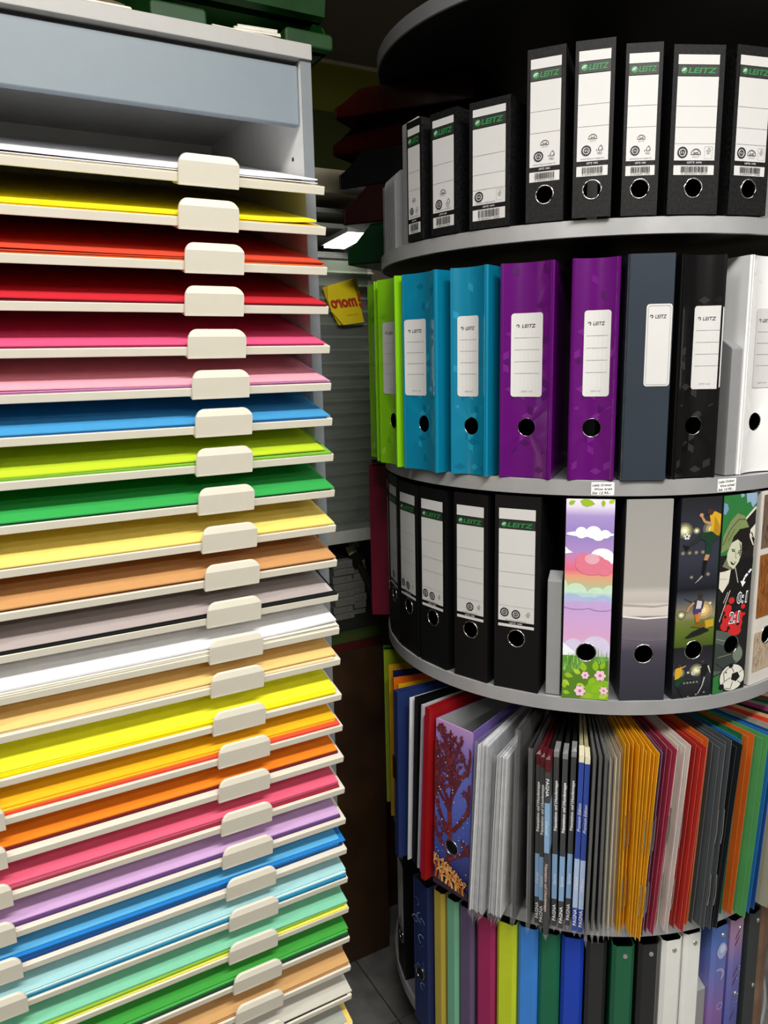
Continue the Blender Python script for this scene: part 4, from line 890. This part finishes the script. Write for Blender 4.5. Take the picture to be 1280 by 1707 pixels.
# clear sleeves in packs
SLV = [mat('clear_sleeve_%d' % k, c, .16, spec=.7, var=.08, vs=50) for k, c in enumerate(((236, 237, 240), (206, 208, 214), (246, 246, 248), (188, 190, 196)))]
def sleeve_pack(label, r, a0, a1, n, lean, h, mats, film=True):
    o = froot('sleeve_pack', label, 'plastic sleeves', r, (a0+a1)/2, 'packs of plastic sleeves'); wd = R(a1-a0)*r; rn = random.Random(int(h*1000))
    for k in range(n):
        x = -wd/2+wd*(k+.5)/n; m = MB(); leaf_box(m, x, wd/n*.45, rn.uniform(-.003, .003), .2, .001, h-rn.uniform(0, .006), lean*(1-.4*k/n), h, pinch=.42); part('sleeve', m, mats[rn.randrange(len(mats))], o)
    if film:
        m = MB(); y0 = -.005
        P = lambda x, y, z: (x*(1-.58*max(0, y)/.2)+lean*.8*z/h, y, z)
        x0, x1 = -wd/2-.0008, wd/2+.0008
        for q in ([(x0, y0, 0), (x1, y0, 0), (x1, y0, h+.001), (x0, y0, h+.001)], [(x1, y0, 0), (x1, .2, 0), (x1, .2, h), (x1, y0, h+.001)], [(x0, .2, 0), (x0, y0, 0), (x0, y0, h+.001), (x0, .2, h)]): m.face([P(*t) for t in q], 0)
        seg = 7
        for k in range(seg):
            a = x0+(x1-x0)*k/seg; b = x0+(x1-x0)*(k+1)/seg; m.face([P(a, y0, 0), P(b, y0, 0), (b*.6-.002, y0-.003+.003*(k % 2), -.007-.006*(k % 3))], 0)
        part('film_bag', m, FILM, o, fix=False)
    return o
sleeve_pack('thick pack of clear sleeves beside the coral binder', .440, -37.2, -33.9, 10, .016, .316, SLV)
sleeve_pack('second pack of clear sleeves, slightly lower, beside the black ones', .430, -33.2, -30.1, 10, .014, .298, SLV)
sleeve_pack('thin pack of black sleeves leaning on the clear ones', .424, -28.0, -27.0, 4, .006, .345, [mat('black_sleeve', (34, 34, 36), .2, spec=.7, var=.1), mat('grey_sleeve', (96, 97, 100), .2, spec=.7)])
sleeve_pack('thin pack of dark sleeves in front of the small grey divider', .428, -24.3, -23.6, 3, .0, .32, [mat('smoky_sleeve', (52, 54, 58), .2, spec=.7, var=.1), mat('black_sleeve', (34, 34, 36), .2, spec=.7, var=.1)])
# coral reef binder
w_ = .078; bg = ramp_mat('reef_water_print', [(0, (30, 30, 60)), (.1, (40, 42, 92)), (.25, (62, 74, 150)), (.5, (84, 100, 188)), (.75, (112, 112, 196)), (.9, (150, 124, 196)), (1, (186, 146, 200))], .318)
o = pic_root('open-topped coral reef binder with dark red sea fan and orange coral', .423, -44.1, w_, bg, mat('reef_side_print', (120, 100, 170), .35), 'picture binders', hz=.086, zt=ZE+.0012, lean=1.6, back=0, hr=.0135, inside=mat('grey_binder_inside', (150, 152, 154), .5))
A = Art(); A.hole = (0, .086, .0139); rn = random.Random(12); red = A.ci((96, 34, 44)); red2 = A.ci((120, 46, 50)); H_ = .318
def branch(x, z, ang, l, wd, dp):
    x1, z1 = x+l*math.cos(R(ang)), z+l*math.sin(R(ang)); x1 = max(-w_/2+.002, min(w_/2-.002, x1)); z1 = min(H_-.003, z1)
    A.line(x, z, x1, z1, wd, red if dp % 2 else red2, dp*.3)
    for k in range(7):
        t = rn.random(); q = ang+rn.choice((-70, 70)); xx = x+(x1-x)*t; zz = z+(z1-z)*t; A.line(xx, zz, max(-w_/2+.001, min(w_/2-.001, xx+.005*math.cos(R(q)))), min(H_-.002, zz+.005*math.sin(R(q))), .0022, red, dp*.3)
    if dp < 4:
        branch(x1, z1, ang+rn.uniform(-14, 14), l*.86, wd*.78, dp+1)
        branch(x1, z1, 90+rn.choice((-1, 1))*rn.uniform(25, 60), l*.78, wd*.66, dp+1)
A.line(-.008, .04, -.004, .105, .010, red, 0); branch(-.004, .10, 92, .055, .010, 0); branch(-.006, .06, 40, .03, .006, 2); branch(-.006, .075, 140, .03, .006, 2); branch(-.008, .11, 118, .045, .008, 1); branch(.002, .12, 55, .036, .007, 1); branch(-.006, .17, 118, .038, .008, 1); branch(.0, .19, 66, .036, .008, 1); branch(-.004, .21, 95, .034, .008, 1)
for k in range(46):
    x, z = rn.uniform(-w_/2+.003, w_/2-.003), rn.uniform(.05, .25); A.poly(circ(x, z, rn.uniform(.0005, .0016), 8), A.ci((198, 210, 240)), 3)
A.poly(rect(-w_/2+.0005, w_/2-.0005, .001, .016), A.ci((54, 38, 52)), 3)
oc = [A.ci(c) for c in ((214, 148, 74), (196, 120, 54), (232, 178, 110), (160, 88, 44))]
def orange(x, z, ang, l, wd, dp):
    x1, z1 = x+l*math.cos(R(ang)), z+l*math.sin(R(ang)); x1 = max(-w_/2+.003, min(w_/2-.003, x1))
    A.line(x, z, x1, z1, wd, oc[rn.randrange(4)], 3.5+dp*.4); A.poly(circ(x1, z1, wd*.55, 8), oc[2 if dp > 1 else 0], 3.5+dp*.4)
    if dp < 3:
        for s in (-1, 1): orange(x1, z1, ang+s*rn.uniform(18, 50), l*.8, wd*.78, dp+1)
for k in range(9):
    x = -w_/2+.006+.0078*k; orange(x, .014-.0008*k, 90+rn.uniform(-20, 20), .017-.0009*k, .0048, 0)
A.out(o)
# things left of the coral binder, seen from the side
def flat_file(label, r, a, lean, h, c, t, group=GF, name='document_wallet', cat='folder', z=None, dep=.2, mtl=None):
    o = thing(name, label, cat, PO(r, a, (ZE if z is None else z)+.001), (0, 0, R(a)), group); M = mtl or fm(c, .35)
    m = MB(); leaf_box(m, 0, t, 0, .006, 0, h, 0, h, pinch=1); m.v = [(x+lean*zz/h, y, zz) for x, y, zz in m.v]; part('fold_spine', m, M, o)
    for s in (-1, 1):
        m = MB(); leaf_box(m, s*(t/2-.0005), .0009, .005, dep, 0, h-.001*(s+1), lean, h, pinch=.45); part('flap', m, M, o)
    return o
flat_file('red plastic wallet leaning against the coral binder', .435, -51.8, .017, .338, (150, 20, 24), .011)
flat_file('magenta plastic wallet between red wallet and white papers', .425, -54.2, .018, .315, (168, 42, 120), .0055)
flat_file('clear wallet with white papers, left of the magenta wallet', .422, -55.9, .019, .33, (188, 184, 190), .004)
flat_file('black wallet behind the white edged one', .420, -58.1, .017, .336, (14, 14, 16), .012)
flat_file('white edged wallet beside the navy blue box file', .424, -60.0, .016, .332, (222, 222, 226), .0016)
o = flat_file('navy blue box file with a dark elastic clip, far left', .436, -62.6, .006, .336, (34, 48, 96), .0145, name='box_file', cat='box file')
m = MB(); m.box(-.0082, .0082, -.0015, .012, .16, .205); bevel(part('elastic_clip', m, mat('black_clip', (16, 18, 24), .4), o), .001)
flat_file('yellow wallet with red lower edge under the dark shelf, far left', .405, -70, .006, .322, (206, 156, 20), .004)
flat_file('orange wallet between two yellow ones, far left', .405, -73.5, .005, .325, (214, 104, 24), .004)
flat_file('dark blue wallet behind the orange one, far left', .398, -77, .004, .328, (22, 28, 78), .004)
flat_file('mustard yellow wallet behind the dark blue one, far left', .402, -80.5, .004, .331, (196, 150, 26), .004)
flat_file('lime green file at the far left end, taller than its neighbours', .405, -88.5, .0, .338, (140, 160, 30), .010)
flat_file('dark green file behind the lime green one', .405, -93.5, .0, .330, (18, 66, 34), .010)
flat_file('grass green file, last one visible behind the dark green', .41, -98.5, .0, .322, (58, 112, 30), .006)

# ------------------------------------------------------------------ ring binders on the lowest shelf
ZF = ZT['F']; G5 = 'slim ring binders on the lowest shelf'
RIV = mat('silver_rivet', (206, 204, 198), .25, metal=.8)
def ring_binder(label, r, a, w, c, rivet=0, h=.31, spine_m=None, yaw=0, ch=.006, rough=.32):
    o = thing('ring_binder', label, 'binder', PO(r, a, ZF+.001), (0, 0, R(a+yaw)), G5); M = spine_m or mat('pp_%d_%d_%d' % c, c, rough, spec=.5, var=.02)
    m = spine_plate(w-2*ch, h, .0018); part('spine', m, [M, DARK], o); side_boards(o, w, h, .2, M, ch=ch, taper=.3, t=.0018)
    if rivet:
        for z in ((h-.018, h-.15) if rivet > 1 else (h-.018,)):
            m = MB(); m.lathe([(.0001, 0, 0), (.0042, 0, 0), (.0036, .0012, 0), (.0018, .0016, 0), (.0001, .001, 0)], 20); part('rivet', m, RIV, o, (.002, -.0001, z), (R(90), 0, 0), smooth=40)
    return o
for lb, r, a, w, c, rv in [
 ('mustard yellow ring binder next to the navy patterned one', .402, -51.5, .029, (176, 156, 62), 0),
 ('mint green dotted ring binder', .400, -46.9, .029, (112, 170, 140), 0),
 ('greyish purple ring binder under the coral binder', .398, -42.3, .032, (92, 76, 108), 0),
 ('crimson magenta ring binder under the clear sleeves', .397, -36.6, .036, (150, 32, 84), 0),
 ('acid yellow green ring binder', .392, -31.0, .036, (190, 206, 36), 0),
 ('light blue ring binder', .386, -25.5, .035, (58, 130, 216), 0),
 ('emerald green ring binder between the two blue ones', .386, -20.0, .036, (22, 100, 70), 0),
 ('cobalt blue ring binder next to a black one', .386, -14.2, .037, (24, 62, 176), 0),
 ('plain black ring binder without rivet, right of the cobalt one', .389, -8.4, .034, (38, 38, 39), 0),
 ('dark green ring binder with a silver rivet', .396, -2.1, .037, (26, 92, 62), 1),
 ('black ring binder with a silver rivet between green and white ones', .393, 4.4, .036, (34, 34, 36), 1),
 ('white ring binder next to the black one, with rivet', .391, 10.6, .037, (226, 226, 222), 1),
 ('white ring binder beside the grey divider, with rivet', .386, 17.0, .036, (230, 230, 226), 1),
]: ring_binder(lb, r, a, w, c, rv)
# navy binder with pale swirls
w_ = .048; o = ring_binder('navy blue binder with pale swirls and a finger hole, lowest shelf', .412, -57.2, w_, (28, 40, 84), 0, ch=.004)
A = Art(); rn = random.Random(5); pc = [A.ci(c) for c in ((150, 176, 206), (92, 118, 164), (60, 82, 134))]
for k in range(20):
    x, z = rn.uniform(-.014, .014), rn.uniform(.06, .27); r0 = rn.uniform(.004, .011); a0 = rn.uniform(0, 360)
    A.ring(x, z, r0*.86, r0, pc[rn.randrange(3)], 1, 10, a0, a0+rn.uniform(80, 220))
A.poly(circ(.004, .115, .0125, 22), A.ci((10, 10, 12)), 4); A.out(o)
add_ring(o, .115, .0128, .0011, -.001); o.children[-1].location.x = .004
# bubbles on blue and violet
bg = ramp_mat('bubble_print', [(0, (96, 70, 130)), (.45, (130, 96, 160)), (.7, (104, 110, 176)), (.9, (80, 108, 176)), (1, (70, 96, 160))], .31)
o = ring_binder('blue and violet soap bubble binder right of the grey divider', .391, 25.4, .037, (80, 100, 170), 1, spine_m=bg)
A = Art(); b1, b2, b3 = A.ci((150, 170, 214)), A.ci((186, 200, 230)), A.ci((206, 170, 190))
A.poly(circ(.001, .262, .0105, 22, .016), b1, 1); A.poly(circ(.002, .266, .006, 18, .009), b2, 2); A.ring(.001, .262, .0105, .0118, b3, 2, 22); A.ring(-.004, .215, .011, .0135, b1, 1, 20, -60, 120); A.ring(-.004, .215, .009, .0105, b3, 1, 20, -50, 110); A.ring(.004, .15, .006, .007, b2, 1, 16)
A.out(o)
bg = ramp_mat('violet_sea_print', [(0, (70, 74, 140)), (.4, (86, 92, 160)), (.75, (110, 104, 168)), (.9, (150, 120, 160)), (1, (160, 128, 160))], .31, streak=.02)
o = ring_binder('violet blue sea print binder next to the soap bubble one', .394, 31.3, .034, (110, 100, 160), 2, spine_m=bg)
A = Art(); cc = A.ci((96, 50, 60)); c2_ = A.ci((196, 206, 236)); rn = random.Random(4)
for z in (.275, .262, .2, .182, .11, .05):
    A.line(-.01, z, rn.uniform(-.002, .006), z+.012, .0022, cc, 1); A.line(-.006, z+.004, .002, z+.016, .0014, cc, 1)
for k in range(16): A.poly(circ(rn.uniform(-.01, .01), rn.uniform(.03, .25), rn.uniform(.0005, .0015), 8), c2_, 1)
A.out(o)
ring_binder('dark grey ring binder with two rivets near the right edge', .402, 37.4, .033, (50, 54, 54), 2)
ring_binder('bronze brown ring binder at the right edge of the lowest shelf', .400, 44.0, .036, (120, 92, 74), 0, spine_m=mat('bronze_wood_print', (128, 98, 78), .35, c2=(92, 64, 50), vs=12))
flat_file('crimson ring binder at the far left of the black ones', .43, -99, 0, .318, (116, 22, 46), .03, group=None, name='ring_binder', cat='binder', z=ZT['D'])
# grey ribbed plastic pack beside the short binders
o = thing('divider_pack', 'shrink-wrapped pack of grey ribbed plastic dividers, left end of upper shelf', 'divider pack', PO(.388, -76.5, ZT['B']+.001), (0, 0, R(-76.5)))
for k in range(13):
    x = (k-6)*.0056; m = MB(); prof = [(0, 0), (.15, 0), (.15, .1), (.03, .128), (.012, .127), (.003, .12), (0, .11)]
    L_ = [(x-.0017, y+.0012*(k % 2), z) for y, z in prof]; R_ = [(x+.0017, y+.0012*(k % 2), z) for y, z in prof]; n = len(prof); m.v += L_+R_
    m.f.append(tuple(reversed(range(n)))); m.f.append(tuple(range(n, 2*n))); m.m += [0, 0]
    for i in range(n): j = (i+1) % n; m.f.append((i, j, n+j, n+i)); m.m.append(0)
    m.v = [(vx*(1-.5*vy/.15), vy, vz) for vx, vy, vz in m.v]
    part('rib', m, DIVID, o)
m = MB(); 
for q in ([(-.038, -.002, 0), (.038, -.002, 0), (.038, -.002, .112), (-.038, -.002, .112)], [(-.038, .05, 0), (-.038, -.002, 0), (-.038, -.002, .112), (-.038, .05, .13)]): m.face(q, 0)
for k in range(6): m.face([(-.038, -.002, .1-.015*k), (-.038, -.002, .092-.015*k), (-.046-.002*(k % 3), .004, .094-.015*k)], 0)
part('film_wrap', m, FILM, o, fix=False)

# ------------------------------------------------------------------ letter trays stacked at the back of the upper shelf
def tray(label, z, c, alpha, ang, r_out=.47, w=.25, h=.062, dep=.27, group='letter trays behind the binders', tilt=0):
    px, py, _ = PO(r_out, ang); o = thing('letter_tray', label, 'letter tray', (px, py, z), (R(tilt), 0, R(ang)), group)
    M = glassy('tray_%d_%d_%d' % c, c, alpha, .3, c) if alpha < 1 else mat('tray_%d_%d_%d' % c, c, .35)
    t = .003
    m = MB(); m.box(-w/2, w/2, 0, dep, 0, t); part('tray_floor', m, M, o)
    for s in (-1, 1):
        m = MB(); P = [(0, 0), (dep, 0), (dep, h), (.05, h), (.015, h*.55), (0, h*.42)]; a, b = s*w/2, s*(w/2-t); n = len(P)
        m.v += [(a, y, zz) for y, zz in P]+[(b, y, zz) for y, zz in P]; m.f.append(tuple(range(n))); m.f.append(tuple(reversed(range(n, 2*n)))); m.m += [0, 0]
        for i in range(n): j = (i+1) % n; m.f.append((i, j, n+j, n+i)); m.m.append(0)
        part('side_wall', m, M, o)
    m = MB(); m.box(-w/2, w/2, dep-t, dep, 0, h); part('back_wall', m, M, o)
    for s in (-1, 1):
        m = MB(); x0, x1 = (s*w/2, s*w*.2); m.prism([(x0, -.004), (x1, -.004), (x1, .0), (x0, .0)] if x0 < x1 else [(x1, -.004), (x0, -.004), (x0, 0), (x1, 0)], 0, h*.42); bevel(part('front_lip', m, M, o), .001)
    return o
tray('dark green letter tray, lowest of the stack behind the upper shelf', ZT['B']+.0006, (8, 46, 16), 1, -118, h=.074, r_out=.45)
tray('dark wine red letter tray on the green one', ZT['B']+.076, (34, 6, 7), 1, -117, h=.068, r_out=.455)
tray('black letter tray under the clear red ones', ZT['B']+.1455, (8, 8, 9), 1, -118, h=.064, r_out=.465)
tray('transparent red letter tray on the black one', ZT['B']+.211, (96, 30, 18), .16, -119, h=.05, r_out=.48)
tray('transparent red letter tray on top, set back and turned', ZT['B']+.2625, (104, 34, 20), .16, -113, h=.046, r_out=.46)

# ------------------------------------------------------------------ on top of the rack: green letter trays with papers
def green_tray(label, loc, w, dep, h, c, rz=0, tilt=0, lips=True):
    o = thing('letter_tray', label, 'letter tray', loc, (R(tilt), 0, AZ+R(rz)), 'green letter trays on the rack')
    M = MATS.get('clear_green') or glassy('clear_green', (40, 130, 44), .55, .45, (16, 76, 22)); t = .003
    m = MB(); m.box(0, w, 0, dep, 0, t); part('tray_floor', m, M, o)
    for x in (0, w-t):
        P = [(0, 0), (dep, 0), (dep, h*.9), (.10, h), (.04, h*.96), (.012, h*.7), (0, h*.4)]; m = MB(); n = len(P); m.v += [(x, y, z) for y, z in P]+[(x+t, y, z) for y, z in P]
        m.f.append(tuple(range(n))); m.f.append(tuple(reversed(range(n, 2*n)))); m.m += [0, 0]
        for i in range(n): j = (i+1) % n; m.f.append((i, j, n+j, n+i)); m.m.append(0)
        part('side_wall', m, M, o)
    m = MB(); m.box(0, w, dep-t, dep, 0, h); part('back_wall', m, M, o)
    if not lips:
        m = MB(); P = [(-.012, .004), (0, 0), (.02, 0), (.0, .004), (-.02, h*.8), (-.023, h*.8)]; m.prism(P, 0, w, fn=lambda a, b, zz: (zz, a, b)); part('front_wall', m, M, o)
    for x0, x1 in ((-.004, .07), (w-.07, w+.004)) if lips else ():
        m = MB(); m.prism(rrect(x0, x1, 0, .022, .006), -.012, .016, fn=lambda x, y, z: (x, z, y)); bevel(part('front_lip', m, M, o), .003, 3)
    return o
tx, ty, _ = UB(-.196, .085); TZ = 1.8826
green_tray('lower green letter tray on the rack, with papers sticking out', (tx, ty, TZ+.0004), .25, .33, .055, None)
tx2, ty2, _ = UB(-.19, .125); green_tray('upper green letter tray stacked on the lower one', (tx2, ty2, TZ+.0565), .255, .3, .07, None, lips=False)
WP = mat('white_paper_edges', (222, 218, 206), .7, var=.06, vs=120)
for k, (uu, bb, z, ww, dd, th, rz, lb) in enumerate([(-.118, .078, .004, .097, .21, .004, 2, 'flat white papers lying in the lower green tray'), (-.086, .082, .0085, .066, .15, .004, -3, 'thin booklet on the papers in the green tray'), (-.078, .09, .013, .056, .12, .006, -6, 'thick white booklet on top in the green tray')]):
    x, y, _ = UB(uu, bb); m = MB()
    n = max(2, int(th/.0011))
    for q in range(n): m.box(.0005*(q % 2), ww-.0004*(q % 3), .0004*(q % 2), dd, th*q/n, th*(q+.86)/n)
    o = part('paper_bundle', m, WP, None, (x, y, TZ+z+.0004), (0, 0, AZ+R(rz))); tag(o, lb, 'papers')
x, y, _ = UB(-.46, .085); m = MB()
for q in range(8): m.box(.001*(q % 2), .24-.001*(q % 3), .001*(q % 3), .2, .0015*q, .0015*q+.0013)
tag(part('paper_bundle', m, WP, None, (x, y, TZ+.0004), ROT), 'grey white stack of papers on the rack, left of the green trays', 'papers')
m = MB(); rn = random.Random(2); g = {}
for i in range(13):
    for j in range(7):
        g[i, j] = len(m.v); m.v.append((.02*i, .022*j, .013+.006*abs(math.sin(i*1.3+j*2.1))+rn.uniform(0, .003)))
for i in range(12):
    for j in range(6): m.f.append((g[i, j], g[i+1, j], g[i+1, j+1], g[i, j+1])); m.m.append(0)
o = part('plastic_bag', m, glassy('beige_bag_film', (226, 200, 170), .6, .2, (226, 206, 184)), None, (x-.01, y+.006, TZ+.001), ROT, fix=False); tag(o, 'crumpled clear bag lying on the paper stack at the top left', 'bag')

# ------------------------------------------------------------------ counter and glass cabinet at the back
WOOD = mat('dark_brown_wood', (74, 50, 30), .45, c2=(52, 34, 20), vs=9, bump=.03, bs=60)
SHUT = mat('grey_shutter_slat', (160, 158, 146), .5, var=.04)
FRAME = mat('pale_cabinet_frame', (196, 198, 192), .45, var=.03)
o = thing('shop_counter', 'dark wooden counter between the paper rack and the carousel', 'counter', P0[:], ROT)
m = MB(); m.box(.03, .345, .4781, .4961, .0, .805); bevel(part('front_panel', m, WOOD, o), .001)
m = MB(); m.box(.327, .345, .4965, .56, .0, .805); part('end_panel', m, WOOD, o)
m = MB(); m.box(.3455, 1.3, .60, 1.0, 0, .842); part('rear_counter', m, WOOD, o)
m = MB(); m.box(.03, .345, .4770, 1.0, .806, .826); part('edge_band', m, mat('wine_red_edge', (74, 16, 18), .5), o, label='dark wine red edge band')
m = MB(); m.box(.03, .345, .4775, 1.0, .8265, .842); part('worktop', m, mat('dark_green_top', (58, 74, 30), .5), o, label='dark green worktop')
o = thing('glass_cabinet', 'tall pale framed glass cabinet with shutter slats on the counter', 'cabinet', P0[:], ROT)
m = MB(); m.box(.04, .419, .505, .95, .8425, .8585); part('cabinet_floor', m, mat('black_cabinet_floor', (30, 30, 31), .6), o)
m = MB(); m.box(.04, .40, .93, .95, .86, 1.05); part('niche_back', m, mat('grey_niche_back', (150, 152, 144), .6), o)
m = MB(); m.box(.04, .40, .515, .95, 1.052, 1.064); m.box(.04, .40, .500, .515, 1.05, 1.078); bevel(part('frame_rail', m, FRAME, o), .001)
for k in range(21):
    z = 1.075+.0285*k; m = MB(); m.prism([(.612, .0), (.614, -.003), (.630, .004), (.632, .0275), (.628, .0282), (.626, .006)], .04, .42, fn=lambda y, zz, x: (x, y, zz))
    s = part('slat', m, SHUT, o, (0, 0, z))
m = MB(); m.box(.42, .436, .50, .95, .8425, 1.60); m.box(.42, .436, .76, .95, 1.60, 1.86); m.box(.04, .05, .50, .95, .8425, 1.86); part('end_wall', m, mat('grey_cabinet_wall', (96, 98, 96), .5), o)
m = MB(); m.box(.04, .44, .60, .95, 1.81, 1.86); bevel(part('cornice', m, mat('cream_cornice', (186, 176, 150), .6), o), .002)
m = MB(); m.box(.05, .42, .90, .95, 1.68, 1.81); part('upper_back', m, mat('dark_shelf_back', (70, 70, 60), .6), o)
for z in (1.742, 1.775):
    m = MB(); m.box(.05, .42, .61+(z-1.67)*.2, .90, z, z+.010); part('upper_shelf', m, FRAME, o)
GLASS = glassy('cabinet_glass', (214, 222, 214), .10, .02)
m = MB(); m.box(.05, .340, .500, .504, 1.08, 1.66); part('glass_pane', m, GLASS, o)
m = MB(); m.box(.04, .355, .498, .506, 1.66, 1.672); part('glass_rail', m, FRAME, o)
for k in range(7): m = MB(); m.box(.06+.04*k, .08+.04*k, .4972, .498, 1.664, 1.6655); part('rail_mark', m, WHITEI, o)
lp = thing('glow_panel', 'glowing white panel under the top shelf of the glass cabinet', 'lamp', P0[:], ROT)  # added glowing panel, stands in for a bright white patch
GLOWM = mat('glow_panel_white', (250, 252, 250), .4, emit=7)
m = MB(); m.prism([(.305, .512), (.352, .512), (.392, .706), (.339, .706)], 1.711, 1.716); part('glow_face', m, GLOWM, lp)
m = MB(); m.prism([(.30, .510), (.354, .510), (.396, .712), (.334, .712)], 1.7165, 1.726); part('panel_backing', m, FRAME, lp)
# small cartons stacked in the niche
CART = mat('grey_white_carton', (120, 120, 114), .7, var=.05)
cm = {}
for ci_, (u0, u1, zs, hh, b0) in enumerate([(.196, .246, 7, .0225, .545), (.25, .303, 8, .0175, .535), (.307, .345, 8, .0165, .553)]):
    z = .8587
    for k in range(zs):
        h_ = hh*(1+.12*((k*7+ci_*3) % 3-1)); rn = random.Random(ci_*20+k); m = MB(); wd = u1-u0-.003
        m.box(-wd/2, wd/2, 0, .11, 0, h_-.0008); m2 = Print(None, .0004)
        x, y, _ = UB((u0+u1)/2+rn.uniform(-.002, .002), b0+rn.uniform(-.003, .003))
        o = thing('carton', 'small grey white carton, %s from the bottom of the %s stack in the niche' % (ORD[k].replace('top', 'first'), ('left', 'middle', 'right')[ci_]), 'box', (x, y, z+.0002*k), (0, 0, AZ+R(rn.uniform(-.5, .5))), 'small cartons in the counter niche')
        bevel(part('box_body', m, CART, o), .0008)
        p = Print(None, .0004); q = wd*.1
        p.line(q, h_*.3, q+.003, h_*.7, .0012, 0, 0); p.line(q+.005, h_*.3, q+.005, h_*.7, .0014, 0, 0); p.line(-q, h_*.35, -q+.004, h_*.35, .0012, 0, 0)
        part('box_print', p, [mat('faint_grey_print', (96, 96, 92), .7)], o, fix=False)
        z += h_+.0002
# flat brushes leaning in front of the cabinet
BR = mat('pale_bristles', (176, 172, 140), .8, c2=(120, 116, 84), vs=200); FER = mat('dark_ferrule', (56, 56, 50), .35, metal=.7); HAN = mat('dark_handle', (40, 36, 30), .5)
for k, (uu, bb, tilt, lb) in enumerate([(.372, .531, -24, 'flat brush with pale bristles, left one leaning by the cartons'), (.376, .5415, -21, 'flat brush with pale bristles, right one beside the crimson binder')]):
    x, y, _ = UB(uu, bb); o = thing('flat_brush', lb, 'brush', (x, y, .866+.004*k), (R(-3), R(tilt), AZ), 'flat brushes by the cartons')
    m = MB(); m.box(-.004, .004, 0, .004, .012, .13); bevel(part('handle', m, HAN, o), .002)
    m = MB(); m.box(-.0105, .0105, -.0015, .0055, .13, .162); bevel(part('ferrule', m, FER, o), .001)
    m = MB()
    for q in range(12): xx = -.0105+.021*q/11; m.box(xx-.0008, xx+.0008, -.001, .005, .162, .181+.003*math.sin(q*1.7))
    part('bristles', m, BR, o)
x, y, _ = UB(.376, .537); o = thing('brush_cup', 'dark cup holding the flat brushes behind the crimson binder', 'cup', (x, y, .8586))
m = MB(); m.lathe([(.001, 0, 0), (.026, 0, 0), (.030, .075, 0), (.0288, .075, 0), (.0248, .003, 0), (.001, .003, 0)], 32); part('cup_wall', m, mat('dark_cup', (40, 42, 40), .5), o, smooth=40)
# yellow card sign on the cabinet glass, its reflection built as a duller card
o = thing('yellow_sign', 'yellow cardboard sign with red lettering and its reflection on the cabinet glass', 'sign', UB(.272, .486, 1.57), (0, 0, AZ))
def uv(pts): return [(u-.272, z-1.57) for u, z in pts]
m = MB(); m.prism(uv([(.2268, 1.5998), (.236, 1.5748), (.2443, 1.5532), (.262, 1.524), (.30, 1.527), (.3218, 1.5304), (.3149, 1.5886), (.3058, 1.6214), (.29, 1.617), (.2365, 1.6024)]), .0035, .0047, fn=lambda x, zz, y: (x, y, zz)); part('reflected_card', m, mat('yellow_card_reflection', (216, 186, 24), .5), o)
m = MB(); m.prism(uv([(.2365, 1.6024), (.2368, 1.5748), (.2443, 1.5512), (.2713, 1.524), (.3218, 1.5304), (.306, 1.58), (.2958, 1.6186)]), .0, .0012, fn=lambda x, zz, y: (x, y, zz)); c_ = part('front_card', m, mat('bright_yellow_card', (255, 226, 30), .45), o)
p = Print(None, .0004); rd, bn = 0, 1
p.text('moro', .002, .003, .024, rd, 0, width=.064, rot=6, shear=.3, bold=.05, mirror=True); p.poly([(.034, .022), (.042, .016), (.042, .004), (.036, .006)], rd, 0); p.poly([(.036, -.002), (.046, .002), (.047, -.006), (.04, -.008)], rd, 0)
p.text('kreativ', .020, -.024, .005, bn, 0, width=.026, rot=6, mirror=True)
part('card_print', p, [mat('red_lettering', (196, 62, 34), .5), mat('faint_ochre_lettering', (196, 150, 40), .5)], c_, fix=False)
# ceiling lamp housings for the lamps above
LAMPW = ['long white ceiling light directly over the space before the carousel', 'long white ceiling light over the front of the paper rack', 'long white ceiling light to the right of the carousel', 'long white ceiling light at the far front wall, middle', 'long white ceiling light at the far front wall, rack side', 'long white ceiling light at the far front wall, carousel side']
for k, (lx, ly, sx, sy, rz, pw) in enumerate(LAMPS):
    o = thing('ceiling_light', LAMPW[k], 'lamp', (lx, ly, CEIL-.0305), (0, 0, R(rz)), 'ceiling lights')
    m = MB(); m.box(-sx/2-.03, sx/2+.03, -sy/2-.03, sy/2+.03, 0, .03); part('housing', m, mat('white_lamp_housing', (230, 230, 228), .5), o)
